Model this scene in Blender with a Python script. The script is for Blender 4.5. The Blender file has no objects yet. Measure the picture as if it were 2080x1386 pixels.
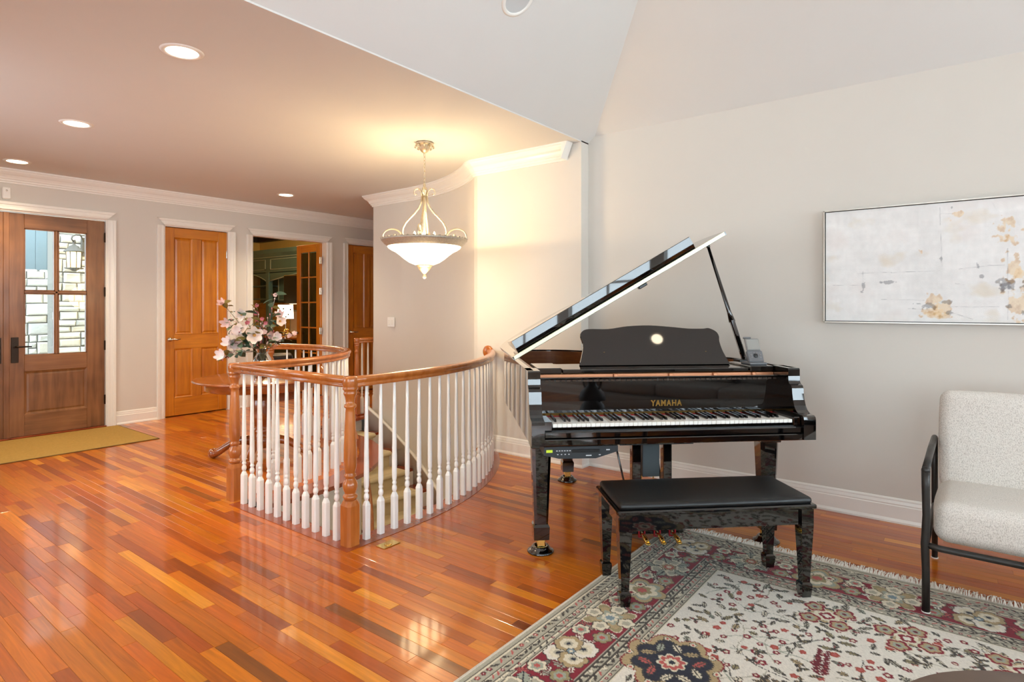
import bpy, bmesh, math, random
import numpy as np
from mathutils import Vector, Matrix
random.seed(7)
rng = np.random.default_rng(11)
PI = math.pi
scene = bpy.context.scene
COL = scene.collection

# ---------------------------------------------------------------- camera
EYE = 1.40
FWD = Vector((.7912, .6116, 0)).normalized()
RIGHT = Vector((FWD.y, -FWD.x, 0))
cam_data = bpy.data.cameras.new('camera')
cam_data.sensor_fit = 'HORIZONTAL'
cam_data.sensor_width = 36.0
cam_data.lens = 36.0 * 1213.5 / 2080.0
cam_data.shift_y = -(693.0 - 622.0) / 2080.0
cam_data.clip_start = .05
cam = bpy.data.objects.new('camera', cam_data)
COL.objects.link(cam)
cam.location = (0, 0, EYE)
cam.rotation_euler = FWD.to_track_quat('-Z', 'Y').to_euler()
scene.camera = cam

# ---------------------------------------------------------------- view, sky
scene.view_settings.view_transform = 'Standard'
scene.view_settings.look = 'None'
scene.view_settings.exposure = 0.0
scene.view_settings.gamma = 1.0
scene.view_settings.use_curve_mapping = False
scene.cycles.use_denoising = True
scene.cycles.use_adaptive_sampling = True
scene.cycles.adaptive_threshold = .08
scene.cycles.max_bounces = 8
scene.cycles.diffuse_bounces = 4
scene.cycles.glossy_bounces = 4
scene.cycles.transparent_max_bounces = 12
scene.cycles.sample_clamp_indirect = 6.0
scene.cycles.caustics_reflective = False
scene.cycles.caustics_refractive = False
world = bpy.data.worlds.new('sky')
scene.world = world
world.use_nodes = True
bg = world.node_tree.nodes['Background']
bg.inputs[0].default_value = (.80, .90, 1.0, 1)
bg.inputs[1].default_value = 6.8

def area_light(name, loc, direction, sx, sy, power, color):
    d = bpy.data.lights.new(name, 'AREA')
    d.shape = 'RECTANGLE'
    d.size, d.size_y = sx, sy
    d.energy = power
    d.color = color
    o = bpy.data.objects.new(name, d)
    COL.objects.link(o)
    o.location = loc
    o.rotation_euler = Vector(direction).to_track_quat('-Z', 'Y').to_euler()
    return o
# daylight entering the living room through the windows behind the camera
DAY = (.86, .93, 1.0)
WINX = (-2.02, -.12, 1.78, 3.68)
for wx in WINX:
    area_light('window_daylight', (wx, -3.66, 1.70), (0, 1, 0), 1.6, 2.1, 27, DAY)
for i, wy in enumerate((-2.0, .6)):
    area_light('window_daylight', (-3.06, wy, 1.75), (1, 0, 0), 1.7, 2.3, 30, DAY)
# and through an unseen window added in the foyer's left wall for neutral light
area_light('window_daylight', (-.66, 5.2, 1.65), (1, 0, 0), 1.5, 1.9, 18, DAY)

# ---------------------------------------------------------------- colour, materials
def lin(c):
    return tuple(((x / 255.) / 12.92 if x / 255. <= .04045 else ((x / 255. + .055) / 1.055) ** 2.4) for x in c)
def rgba(c):
    return (*lin(c), 1)

MATS = {}
def new_mat(name):
    m = bpy.data.materials.new(name)
    m.use_nodes = True
    nt = m.node_tree
    b = nt.nodes['Principled BSDF']
    MATS[name] = m
    return m, nt, b
def plain(name, c, rough=.5, metal=0., spec=.5, coat=0., noise=0., nscale=40., bump=0., bscale=200., coat_rough=.05):
    """paint, metal or plastic with faint procedural mottling"""
    m, nt, b = new_mat(name)
    b.inputs['Base Color'].default_value = rgba(c)
    b.inputs['Roughness'].default_value = rough
    b.inputs['Metallic'].default_value = metal
    b.inputs['Specular IOR Level'].default_value = spec
    b.inputs['Coat Weight'].default_value = coat
    b.inputs['Coat Roughness'].default_value = coat_rough
    tc = nt.nodes.new('ShaderNodeTexCoord')
    if noise > 0:
        n = nt.nodes.new('ShaderNodeTexNoise'); n.inputs['Scale'].default_value = nscale; n.inputs['Detail'].default_value = 4
        nt.links.new(tc.outputs['Object'], n.inputs['Vector'])
        r = nt.nodes.new('ShaderNodeMapRange'); r.inputs['To Min'].default_value = 1 - noise; r.inputs['To Max'].default_value = 1 + noise
        nt.links.new(n.outputs['Fac'], r.inputs['Value'])
        mx = nt.nodes.new('ShaderNodeMix'); mx.data_type = 'RGBA'; mx.blend_type = 'MULTIPLY'; mx.inputs[0].default_value = 1
        mx.inputs[6].default_value = rgba(c)
        nt.links.new(r.outputs[0], mx.inputs[7])
        nt.links.new(mx.outputs[2], b.inputs['Base Color'])
    if bump > 0:
        n2 = nt.nodes.new('ShaderNodeTexNoise'); n2.inputs['Scale'].default_value = bscale; n2.inputs['Detail'].default_value = 3
        nt.links.new(tc.outputs['Object'], n2.inputs['Vector'])
        bp = nt.nodes.new('ShaderNodeBump'); bp.inputs['Strength'].default_value = bump; bp.inputs['Distance'].default_value = .002
        nt.links.new(n2.outputs['Fac'], bp.inputs['Height'])
        nt.links.new(bp.outputs[0], b.inputs['Normal'])
    return m
def wood(name, c1, c2, stretch=(30, 30, 2.5), rough=.3, coat=.3, ring=.6, coat_rough=.12):
    """grain running along the axis with the smallest stretch"""
    m, nt, b = new_mat(name)
    tc = nt.nodes.new('ShaderNodeTexCoord')
    mp = nt.nodes.new('ShaderNodeMapping'); mp.inputs['Scale'].default_value = stretch
    nt.links.new(tc.outputs['Object'], mp.inputs['Vector'])
    n = nt.nodes.new('ShaderNodeTexNoise'); n.inputs['Scale'].default_value = 1.0; n.inputs['Detail'].default_value = 6; n.inputs['Distortion'].default_value = ring
    nt.links.new(mp.outputs[0], n.inputs['Vector'])
    n2 = nt.nodes.new('ShaderNodeTexNoise'); n2.inputs['Scale'].default_value = 3.0; n2.inputs['Detail'].default_value = 2
    nt.links.new(tc.outputs['Object'], n2.inputs['Vector'])
    ad = nt.nodes.new('ShaderNodeMath'); ad.operation = 'MULTIPLY_ADD'; ad.inputs[1].default_value = .45
    nt.links.new(n2.outputs['Fac'], ad.inputs[0])
    ml = nt.nodes.new('ShaderNodeMath'); ml.operation = 'MULTIPLY'; ml.inputs[1].default_value = .6
    nt.links.new(n.outputs['Fac'], ml.inputs[0])
    nt.links.new(ml.outputs[0], ad.inputs[2])
    cr = nt.nodes.new('ShaderNodeValToRGB')
    cr.color_ramp.elements[0].position = .34; cr.color_ramp.elements[0].color = rgba(c1)
    cr.color_ramp.elements[1].position = .68; cr.color_ramp.elements[1].color = rgba(c2)
    nt.links.new(ad.outputs[0], cr.inputs[0])
    nt.links.new(cr.outputs[0], b.inputs['Base Color'])
    b.inputs['Roughness'].default_value = rough
    b.inputs['Coat Weight'].default_value = coat
    b.inputs['Coat Roughness'].default_value = coat_rough
    return m
def emit(name, c, strength, base=None):
    m, nt, b = new_mat(name)
    b.inputs['Base Color'].default_value = rgba(base or c)
    b.inputs['Emission Color'].default_value = rgba(c)
    b.inputs['Emission Strength'].default_value = strength
    b.inputs['Roughness'].default_value = .4
    return m
def glass(name, tint=(245, 250, 250), rough=.0, ior=1.45):
    """thin pane: transparent with a fresnel reflection"""
    m = bpy.data.materials.new(name); m.use_nodes = True
    nt = m.node_tree; nt.nodes.clear()
    o = nt.nodes.new('ShaderNodeOutputMaterial'); t = nt.nodes.new('ShaderNodeBsdfTransparent'); g = nt.nodes.new('ShaderNodeBsdfGlossy')
    t.inputs[0].default_value = rgba(tint); g.inputs['Roughness'].default_value = rough
    fr = nt.nodes.new('ShaderNodeFresnel'); fr.inputs[0].default_value = ior
    mx = nt.nodes.new('ShaderNodeMixShader')
    nt.links.new(fr.outputs[0], mx.inputs[0]); nt.links.new(t.outputs[0], mx.inputs[1]); nt.links.new(g.outputs[0], mx.inputs[2])
    nt.links.new(mx.outputs[0], o.inputs[0])
    MATS[name] = m
    return m
def attr_mat(name, rough=.9, spec=.2, bump=0., bscale=300., sheen=0., grain=0.):
    """colour comes from the woven / painted / plank colours stored on the mesh"""
    m, nt, b = new_mat(name)
    a = nt.nodes.new('ShaderNodeAttribute'); a.attribute_name = 'Col'
    nt.links.new(a.outputs['Color'], b.inputs['Base Color'])
    b.inputs['Roughness'].default_value = rough
    b.inputs['Specular IOR Level'].default_value = spec
    b.inputs['Sheen Weight'].default_value = sheen
    if bump:
        tc = nt.nodes.new('ShaderNodeTexCoord')
        n = nt.nodes.new('ShaderNodeTexNoise'); n.inputs['Scale'].default_value = bscale; n.inputs['Detail'].default_value = 2
        nt.links.new(tc.outputs['Object'], n.inputs['Vector'])
        bp = nt.nodes.new('ShaderNodeBump'); bp.inputs['Strength'].default_value = bump; bp.inputs['Distance'].default_value = .003
        nt.links.new(n.outputs['Fac'], bp.inputs['Height']); nt.links.new(bp.outputs[0], b.inputs['Normal'])
    return m, nt, b, a

wall_paint = plain('wall_paint', (218, 211, 201), .65, spec=.25, noise=.012, nscale=6, bump=.05, bscale=300)
ceiling_paint = plain('ceiling_paint', (222, 219, 214), .8, spec=.15, noise=.01, nscale=5, bump=.05, bscale=250)
trim_paint = plain('trim_paint', (240, 236, 228), .32, spec=.45, noise=.008)
white_gloss = plain('white_baluster_paint', (243, 240, 234), .28, spec=.5, noise=.01, nscale=20)
lacquer = plain('black_lacquer', (6, 6, 7), .035, spec=.65, coat=.9, coat_rough=.02)
satin_black = plain('satin_black', (20, 20, 21), .32, spec=.45, noise=.05)
brass = plain('polished_brass', (222, 186, 104), .16, 1.0)
hinge_brass = plain('piano_hinge_brass', (204, 200, 170), .42, 1.0)
nickel = plain('brushed_nickel', (196, 190, 180), .22, 1.0)
bronze = plain('dark_bronze', (58, 46, 38), .38, .85, noise=.15, nscale=30)
iron = plain('forged_iron', (62, 60, 58), .42, .7, noise=.15, nscale=25, bump=.35, bscale=45)
maple = wood('honey_maple_door', (176, 98, 12), (214, 134, 30), (26, 26, 2.0), .30, .35)
maple_h = wood('honey_maple_rail', (176, 98, 12), (214, 134, 30), (2.0, 26, 26), .30, .35)
walnut = wood('walnut_front_door', (104, 66, 38), (150, 101, 62), (22, 22, 1.8), .38, .15)
walnut_h = wood('walnut_front_door_rail', (104, 66, 38), (150, 101, 62), (1.8, 22, 22), .38, .15)
rail_wood = wood('oak_handrail', (158, 84, 32), (196, 118, 54), (18, 18, 3.0), .24, .5)
nosing_wood = wood('cherry_nosing', (120, 50, 24), (160, 76, 38), (9, 9, 9), .22, .5)
table_wood = wood('mahogany_table', (112, 54, 20), (172, 94, 40), (16, 4, 16), .2, .6)
inner_wood = wood('piano_inner_rim', (128, 66, 26), (170, 98, 46), (6, 6, 40), .3, .4)
carpet = plain('stair_carpet', (216, 200, 162), .95, spec=.1, noise=.16, nscale=220, bump=.8, bscale=260)

# ---------------------------------------------------------------- mesh building
class MB:
    """collects shapes and builds them as ONE mesh object"""
    def __init__(s):
        s.v, s.f, s.sm = [], [], []
    def add(s, vs, fs, smooth=False, M=None):
        n = len(s.v)
        s.v += [tuple(M @ Vector(p)) if M is not None else tuple(p) for p in vs]
        s.f += [tuple(i + n for i in f) for f in fs]
        s.sm += [smooth] * len(fs)
        return s
    def box(s, x0, x1, y0, y1, z0, z1, bev=0., M=None):
        b = min(bev, (x1 - x0) * .49, (y1 - y0) * .49, (z1 - z0) * .49)
        if b <= 0:
            vs = [(x, y, z) for z in (z0, z1) for y in (y0, y1) for x in (x0, x1)]
            fs = [(0, 2, 3, 1), (4, 5, 7, 6), (0, 1, 5, 4), (2, 6, 7, 3), (0, 4, 6, 2), (1, 3, 7, 5)]
            return s.add(vs, fs, False, M)
        vs, idx = [], {}
        X, Y, Z = (x0, x1), (y0, y1), (z0, z1)
        sg = (1, -1)
        for i in (0, 1):
            for j in (0, 1):
                for k in (0, 1):
                    for a in range(3):
                        p = [X[i], Y[j], Z[k]]
                        for c, (q, t) in enumerate(((X, i), (Y, j), (Z, k))):
                            if c != a:
                                p[c] += sg[t] * b
                        idx[(i, j, k, a)] = len(vs); vs.append(tuple(p))
        fs = []
        for a in range(3):
            for t in (0, 1):
                c = [q for q in range(3) if q != a]
                loop = []
                for (m, n) in ((0, 0), (1, 0), (1, 1), (0, 1)):
                    key = [0, 0, 0]; key[a] = t; key[c[0]] = m; key[c[1]] = n
                    loop.append(idx[(*key, a)])
                fs.append(tuple(loop))
        for a in range(3):
            c = [q for q in range(3) if q != a]
            for m in (0, 1):
                for n in (0, 1):
                    k0 = [0, 0, 0]; k1 = [0, 0, 0]
                    k0[c[0]] = k1[c[0]] = m; k0[c[1]] = k1[c[1]] = n; k1[a] = 1
                    fs.append((idx[(*k0, c[0])], idx[(*k1, c[0])], idx[(*k1, c[1])], idx[(*k0, c[1])]))
        for i in (0, 1):
            for j in (0, 1):
                for k in (0, 1):
                    fs.append((idx[(i, j, k, 0)], idx[(i, j, k, 1)], idx[(i, j, k, 2)]))
        return s.add(vs, fs, False, M)
    def lathe(s, prof, n=24, M=None, cap=True, smooth=True, a0=0., a1=2 * PI):
        full = abs(a1 - a0 - 2 * PI) < 1e-6
        m = n if full else n + 1
        vs, fs = [], []
        for r, z in prof:
            for i in range(m):
                a = a0 + (a1 - a0) * i / n
                vs.append((r * math.cos(a), r * math.sin(a), z))
        for j in range(len(prof) - 1):
            for i in range(n):
                i2 = (i + 1) % m
                fs.append((j * m + i, j * m + i2, (j + 1) * m + i2, (j + 1) * m + i))
        s.add(vs, fs, smooth, M)
        if cap and full:
            k = len(s.v) - len(vs)
            if prof[0][0] > 1e-5: s.f.append(tuple(k + i for i in range(m))[::-1]); s.sm.append(False)
            if prof[-1][0] > 1e-5: s.f.append(tuple(k + (len(prof) - 1) * m + i for i in range(m))); s.sm.append(False)
        return s
    def tube(s, pts, rad, n=8, M=None, cap=True):
        pts = [Vector(p) for p in pts]
        if not hasattr(rad, '__len__'): rad = [rad] * len(pts)
        vs, fs = [], []
        t0 = (pts[1] - pts[0]).normalized()
        up = Vector((0, 0, 1)) if abs(t0.z) < .9 else Vector((1, 0, 0))
        nx = t0.cross(up).normalized()
        for i, p in enumerate(pts):
            t = (pts[min(i + 1, len(pts) - 1)] - pts[max(i - 1, 0)]).normalized()
            nx = (nx - t * nx.dot(t)).normalized()
            ny = t.cross(nx)
            for k in range(n):
                a = 2 * PI * k / n
                vs.append(tuple(p + nx * (rad[i] * math.cos(a)) + ny * (rad[i] * math.sin(a))))
        for i in range(len(pts) - 1):
            for k in range(n):
                k2 = (k + 1) % n
                fs.append((i * n + k, i * n + k2, (i + 1) * n + k2, (i + 1) * n + k))
        s.add(vs, fs, True, M)
        if cap:
            b = len(s.v) - len(vs)
            s.f.append(tuple(b + k for k in range(n))[::-1]); s.sm.append(False)
            s.f.append(tuple(b + (len(pts) - 1) * n + k for k in range(n))); s.sm.append(False)
        return s
    def prism(s, poly, h0, h1, M=None, smooth=False):
        """poly (x,y) extruded from z=h0 to z=h1"""
        n = len(poly)
        vs = [(x, y, h0) for x, y in poly] + [(x, y, h1) for x, y in poly]
        fs = [tuple(range(n))[::-1], tuple(range(n, 2 * n))]
        s.add(vs, fs, False, M)
        k = len(s.v) - 2 * n
        for i in range(n):
            j = (i + 1) % n
            s.f.append((k + i, k + j, k + n + j, k + n + i)); s.sm.append(smooth)
        return s
    def sweep(s, path, prof, M=None, smooth=False, closed=False, up=(0, 0, 1), cap=True):
        """profile (side, height) swept along a path; side is to the right of travel"""
        path = [Vector(p) for p in path]; up = Vector(up)
        n = len(prof); N = len(path); vs, fs = [], []
        for i, p in enumerate(path):
            a = path[i - 1] if (i > 0 or closed) else p
            b = path[(i + 1) % N] if (i < N - 1 or closed) else p
            d0 = (p - a); d1 = (b - p)
            d0.z = 0; d1.z = 0
            if d0.length < 1e-9: d0 = d1.copy()
            if d1.length < 1e-9: d1 = d0.copy()
            d0.normalize(); d1.normalize()
            t = (d0 + d1).normalized()
            side = t.cross(up).normalized()
            k = 1 / max(.35, t.dot(d0))
            for (u, w) in prof:
                vs.append(tuple(p + side * (u * k) + up * w))
        for i in range(N if closed else N - 1):
            i2 = (i + 1) % N
            for j in range(n):
                j2 = (j + 1) % n
                fs.append((i * n + j, i2 * n + j, i2 * n + j2, i * n + j2))
        s.add(vs, fs, smooth, M)
        if cap and not closed:
            b = len(s.v) - len(vs)
            s.f.append(tuple(b + j for j in range(n))); s.sm.append(False)
            s.f.append(tuple(b + (N - 1) * n + j for j in range(n))[::-1]); s.sm.append(False)
        return s
    def ball(s, c, r, n=12, m=8, M=None):
        rx, ry, rz = (r, r, r) if not hasattr(r, '__len__') else r
        vs, fs = [(c[0], c[1], c[2] - rz)], []
        for j in range(1, m):
            t = -PI / 2 + PI * j / m
            for i in range(n):
                a = 2 * PI * i / n
                vs.append((c[0] + rx * math.cos(t) * math.cos(a), c[1] + ry * math.cos(t) * math.sin(a), c[2] + rz * math.sin(t)))
        vs.append((c[0], c[1], c[2] + rz))
        for i in range(n):
            fs.append((0, 1 + (i + 1) % n, 1 + i))
            fs.append((len(vs) - 1, 1 + (m - 2) * n + i, 1 + (m - 2) * n + (i + 1) % n))
        for j in range(m - 2):
            for i in range(n):
                a, b = 1 + j * n + i, 1 + j * n + (i + 1) % n
                fs.append((a, b, b + n, a + n))
        return s.add(vs, fs, True, M)
    def mesh(s, name, mat):
        me = bpy.data.meshes.new(name)
        me.from_pydata(s.v, [], s.f)
        me.polygons.foreach_set('use_smooth', s.sm)
        bm = bmesh.new(); bm.from_mesh(me); bmesh.ops.recalc_face_normals(bm, faces=bm.faces); bm.to_mesh(me); bm.free()
        if mat: me.materials.append(mat)
        return me
    def build(s, name, mat, parent=None, loc=None, rot=None):
        o = bpy.data.objects.new(name, s.mesh(name, mat))
        COL.objects.link(o)
        if parent: o.parent = parent
        if loc is not None: o.location = loc
        if rot is not None: o.rotation_euler = rot
        return o

def from_mesh(name, me, parent=None, loc=None, rot=None, scale=None):
    o = bpy.data.objects.new(name, me); COL.objects.link(o)
    if parent: o.parent = parent
    if loc is not None: o.location = loc
    if rot is not None: o.rotation_euler = rot
    if scale is not None: o.scale = scale
    return o
def tag(o, label, cat, group=None):
    o['label'] = label; o['category'] = cat
    if group: o['group'] = group
    return o
def thing(name, label, cat, loc=(0, 0, 0), rz=0., group=None):
    o = bpy.data.objects.new(name, None); COL.objects.link(o)
    o.empty_display_size = .1
    o.location = loc; o.rotation_euler = (0, 0, rz)
    return tag(o, label, cat, group)
def struct(o, label=None):
    o['kind'] = 'structure'
    if label: o['label'] = label
    return o
def copy_tree(o, parent=None):
    c = o.copy(); COL.objects.link(c); c.parent = parent
    for ch in list(o.children): copy_tree(ch, c)
    return c
def cols(me, arr):
    """store per-corner colours (linear rgb per face or per vertex)"""
    at = me.color_attributes.new('Col', 'FLOAT_COLOR', 'POINT')
    a = np.ones((len(me.vertices), 4), np.float32); a[:, :3] = arr
    at.data.foreach_set('color', a.ravel())
def set_linear(c): return np.array(lin(c), np.float32)
def arc(cx, cy, r, a0, a1, n, z=0.):
    return [(cx + r * math.cos(math.radians(a0 + (a1 - a0) * i / n)), cy + r * math.sin(math.radians(a0 + (a1 - a0) * i / n)), z) for i in range(n + 1)]
def rbox(w, d, h, r=.05, n=5, puff=0.):
    """soft cushion block centred on x,y with its base at z=0, as (verts, faces)"""
    bm = bmesh.new()
    bmesh.ops.create_cube(bm, size=1)
    for v in bm.verts: v.co = Vector((v.co.x * w, v.co.y * d, (v.co.z + .5) * h))
    bmesh.ops.bevel(bm, geom=bm.edges[:] + bm.verts[:], offset=r, segments=n, profile=.5, affect='EDGES')
    bmesh.ops.subdivide_edges(bm, edges=[e for e in bm.edges if e.calc_length() > .12], cuts=6, use_grid_fill=True)
    if puff:
        for v in bm.verts:
            fx = max(0, 1 - (2 * v.co.x / w) ** 2); fy = max(0, 1 - (2 * v.co.y / d) ** 2); fz = max(0, 1 - (2 * v.co.z / h - 1) ** 2)
            sz = 1 if v.co.z > h * .5 else -1
            v.co.z += sz * puff * fx * fy * (1 - fz)
            sy = 1 if v.co.y > 0 else -1
            v.co.y += sy * puff * fx * fz * (1 - fy)
            sx = 1 if v.co.x > 0 else -1
            v.co.x += sx * puff * fy * fz * (1 - fx)
    me = bpy.data.meshes.new('tmp'); bm.to_mesh(me); bm.free()
    vs = [tuple(v.co) for v in me.vertices]; fs = [tuple(p.vertices) for p in me.polygons]
    bpy.data.meshes.remove(me)
    return vs, fs

# ================================================================ THE ROOM
XR, YJ, XS, YB, ZC = 4.58, 2.69, 4.46, 7.975, 2.825
SC = (2.55, 5.479)          # centre of the curved stair
R_NEAR, R_IN, R_WALL = 2.592, 1.25, 2.47
LAND = 17.5                 # angle of the landing edge
STEP_A, STEP_H = 6.6, .19
def stair_z(a): return -(LAND - a) / STEP_A * STEP_H
def pol(r, a, z=0.): return (SC[0] + r * math.cos(math.radians(a)), SC[1] + r * math.sin(math.radians(a)), z)

# outline of the stair opening in the floor
OPEN = [(2.245, 2.95), (2.55, 2.95)] + [p[:2] for p in arc(*SC, 2.53, -88, -41.5, 14)] + [p[:2] for p in arc(*SC, R_WALL, -39.5, LAND, 16)] \
       + [p[:2] for p in arc(*SC, 1.38, LAND, -101, 26)] + [(2.245, 4.125)]
def in_poly(x, y, P):
    c = False
    j = len(P) - 1
    for i in range(len(P)):
        xi, yi = P[i]; xj, yj = P[j]
        if (yi > y) != (yj > y) and x < (xj - xi) * (y - yi) / (yj - yi) + xi: c = not c
        j = i
    return c
def floor_here(x, y):
    if in_poly(x, y, OPEN): return False
    if y < YJ: return x < XR
    if y < 3.9: return x < XS
    if y < 6.17: return x < XS or (x - SC[0]) ** 2 + (y - SC[1]) ** 2 < R_WALL ** 2 or False
    return x < 7.25

# ---- floor: sub-floor and planks
fb = MB()
fb.box(-3.0, 2.1, -3.6, 8.1, -.06, -.012).box(2.1, XR, -3.6, 2.8, -.06, -.012)
fb.box(2.1, 7.25, 6.35, 8.1, -.06, -.012)
fb.prism([(2.1, 4.2)] + [p[:2] for p in arc(*SC, 1.30, -101, LAND, 26)] + [pol(R_WALL, LAND)[:2], (5.02, 6.35), (2.1, 6.35)], -.06, -.012)
floor = struct(fb.build('floor', plain('subfloor', (70, 34, 16), .6)))

plank_mat, pnt, pb, pa = attr_mat('cherry_plank', .30, .25)
tc = pnt.nodes.new('ShaderNodeNewGeometry')
vm = pnt.nodes.new('ShaderNodeVectorMath'); vm.operation = 'MULTIPLY_ADD'
vm.inputs[1].default_value = (38, 2.2, 38)
pnt.links.new(tc.outputs['Position'], vm.inputs[0])
sc_ = pnt.nodes.new('ShaderNodeVectorMath'); sc_.operation = 'SCALE'; sc_.inputs['Scale'].default_value = 170.
pnt.links.new(pa.outputs['Color'], sc_.inputs[0]); pnt.links.new(sc_.outputs[0], vm.inputs[2])
nz = pnt.nodes.new('ShaderNodeTexNoise'); nz.inputs['Scale'].default_value = 1.; nz.inputs['Detail'].default_value = 5; nz.inputs['Distortion'].default_value = 1.3
pnt.links.new(vm.outputs[0], nz.inputs['Vector'])
mr = pnt.nodes.new('ShaderNodeMapRange'); mr.inputs['From Min'].default_value = .3; mr.inputs['From Max'].default_value = .7
mr.inputs['To Min'].default_value = .80; mr.inputs['To Max'].default_value = 1.17
pnt.links.new(nz.outputs['Fac'], mr.inputs['Value'])
mx = pnt.nodes.new('ShaderNodeMix'); mx.data_type = 'RGBA'; mx.blend_type = 'MULTIPLY'; mx.inputs[0].default_value = 1
pnt.links.new(pa.outputs['Color'], mx.inputs[6]); pnt.links.new(mr.outputs[0], mx.inputs[7]); pnt.links.new(mx.outputs[2], pb.inputs['Base Color'])
pb.inputs['Coat Weight'].default_value = .5; pb.inputs['Coat Roughness'].default_value = .09
PALETTE = [((192, 104, 18), 6), ((182, 92, 18), 6), ((200, 112, 20), 6), ((172, 82, 18), 4), ((210, 126, 28), 3), ((146, 70, 22), 1.4), ((160, 76, 20), 3), ((218, 140, 40), 1.6), ((134, 74, 26), .7), ((122, 56, 22), .5), ((188, 96, 24), 5)]
pw = np.array([p[1] for p in PALETTE]); pw = pw / pw.sum()
W = .0585
RUG = (.57, 3.61, -.92, 1.53)      # x0 x1 y0 y1
planks = []
row = 0
x = 2.245 - W * 90
while x < 7.25:
    xa, xb = x, min(x + W, 7.25)
    xs = (xa + .004, (xa + xb) / 2, xb - .004)
    ys = np.arange(-3.6, 8.08, .02)
    ok = [all(floor_here(q, float(y)) for q in xs) if not (2.0 < xa < 5.2 and 2.6 < y < 6.4) else sum(floor_here(q, float(y)) for q in xs) >= 2 for y in ys]
    runs, st = [], None
    for y, o in zip(ys, ok):
        if o and st is None: st = float(y)
        if not o and st is not None: runs.append((st, float(y))); st = None
    if st is not None: runs.append((st, 8.08))
    for (a, b) in runs:
        y = a
        first = True
        while y < b - .02:
            L = random.choice((.25, .35, .45, .6, .75, .9, 1.1)) * random.uniform(.85, 1.15)
            if first: L *= random.uniform(.3, 1); first = False
            e = min(y + L, b)
            if b - e < .18: e = b
            planks.append((xa, xb, y, e)); y = e
    for lim, ya, ye in ((XR, -3.6, YJ), (XS, YJ, 3.88)):      # narrow closing strip along the wall
        if xa < lim < xb - .003:
            y = ya
            while y < ye - .02:
                e = min(y + random.uniform(.35, 1.1), ye)
                if ye - e < .18: e = ye
                planks.append((xa, lim, y, e)); y = e
    x += W; row += 1
def plank_geo(xa, xb, ya, yb):
    g, b = .0003, .0009
    xa += g; xb -= g; ya += g; yb -= g
    cx, cy = (xa + xb) / 2, (ya + yb) / 2
    o = [(xa, ya), (xb, ya), (xb, yb), (xa, yb)]; i = [(xa + b, ya + b), (xb - b, ya + b), (xb - b, yb - b), (xa + b, yb - b)]
    vs = [(px - cx, py - cy, -.012) for px, py in o] + [(px - cx, py - cy, -.0006) for px, py in o] + [(px - cx, py - cy, 0.) for px, py in i]
    fs = [(8, 9, 10, 11)] + [(k, (k + 1) % 4, 4 + (k + 1) % 4, 4 + k) for k in range(4)] + [(4 + k, 4 + (k + 1) % 4, 8 + (k + 1) % 4, 8 + k) for k in range(4)]
    return (cx, cy), vs, fs
def view_size(p):
    xa, xb, ya, yb = p
    area = 0
    for t in (.1, .5, .9):
        q = Vector(((xa + xb) / 2, ya + (yb - ya) * t, 0))
        if RUG[0] < q.x < RUG[1] and RUG[2] < q.y < RUG[3]: continue
        d = q.dot(FWD)
        if d < .5: continue
        px = 1040 + 1213.5 * q.dot(RIGHT) / d; py = 622 + 1213.5 * EYE / d
        if 0 < px < 2080 and py < 1386: area += (xb - xa) * (yb - ya) / d ** 3
    return area
planks.sort(key=view_size, reverse=True)
stuff_v, stuff_f, stuff_c = [], [], []
for i, p in enumerate(planks):
    c = np.array(lin(PALETTE[rng.choice(len(PALETTE), p=pw)][0])) * rng.uniform(.88, 1.12) * (1 + rng.uniform(-.04, .04, 3))
    (cx, cy), vs, fs = plank_geo(*p)
    dz = rng.uniform(-.0003, .0003)
    if i < 299:
        me = bpy.data.meshes.new('plank'); me.from_pydata(vs, [], fs); me.materials.append(plank_mat); cols(me, c)
        from_mesh('plank', me, floor, (cx, cy, dz))
    else:
        n = len(stuff_v)
        stuff_v += [(a + cx, b + cy, z + dz) for a, b, z in vs]; stuff_f += [tuple(k + n for k in f) for f in fs]; stuff_c += [c] * len(vs)
me = bpy.data.meshes.new('far_planks'); me.from_pydata(stuff_v, [], stuff_f); me.materials.append(plank_mat); cols(me, np.array(stuff_c))
o = from_mesh('far_planks', me, floor); o['kind'] = 'stuff'
# border boards that carry the railing around the opening
bd = MB()
flat = [(-.135, -.03), (-.135, .003), (.012, .003), (.022, -.006), (.022, -.02), (.012, -.03)]
bd.sweep([(2.245, 4.15, 0), (2.245, 2.95, 0), (2.55, 2.95, 0)] + arc(*SC, 2.53, -88, -41.0, 22), [(-a, b) for a, b in flat])
bd.build('border_board', nosing_wood, floor)
bd = MB()
bd.sweep(arc(*SC, 1.38, LAND + 1, -101, 40) + [(2.20, 4.13, 0)], [(-s_, h) for s_, h in [(.19, -.03), (.19, .003), (-.018, .003), (-.028, -.006), (-.028, -.026), (-.018, -.034)]])
bd.build('border_board', nosing_wood, floor)
bd = MB()
p0, p1 = pol(1.36, LAND), pol(2.455, LAND)
bd.sweep([p1, p0], [(-.09, -.03), (-.09, .003), (.02, .003), (.03, -.008), (.02, -.03)])
bd.build('landing_nosing', nosing_wood, floor)

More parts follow.
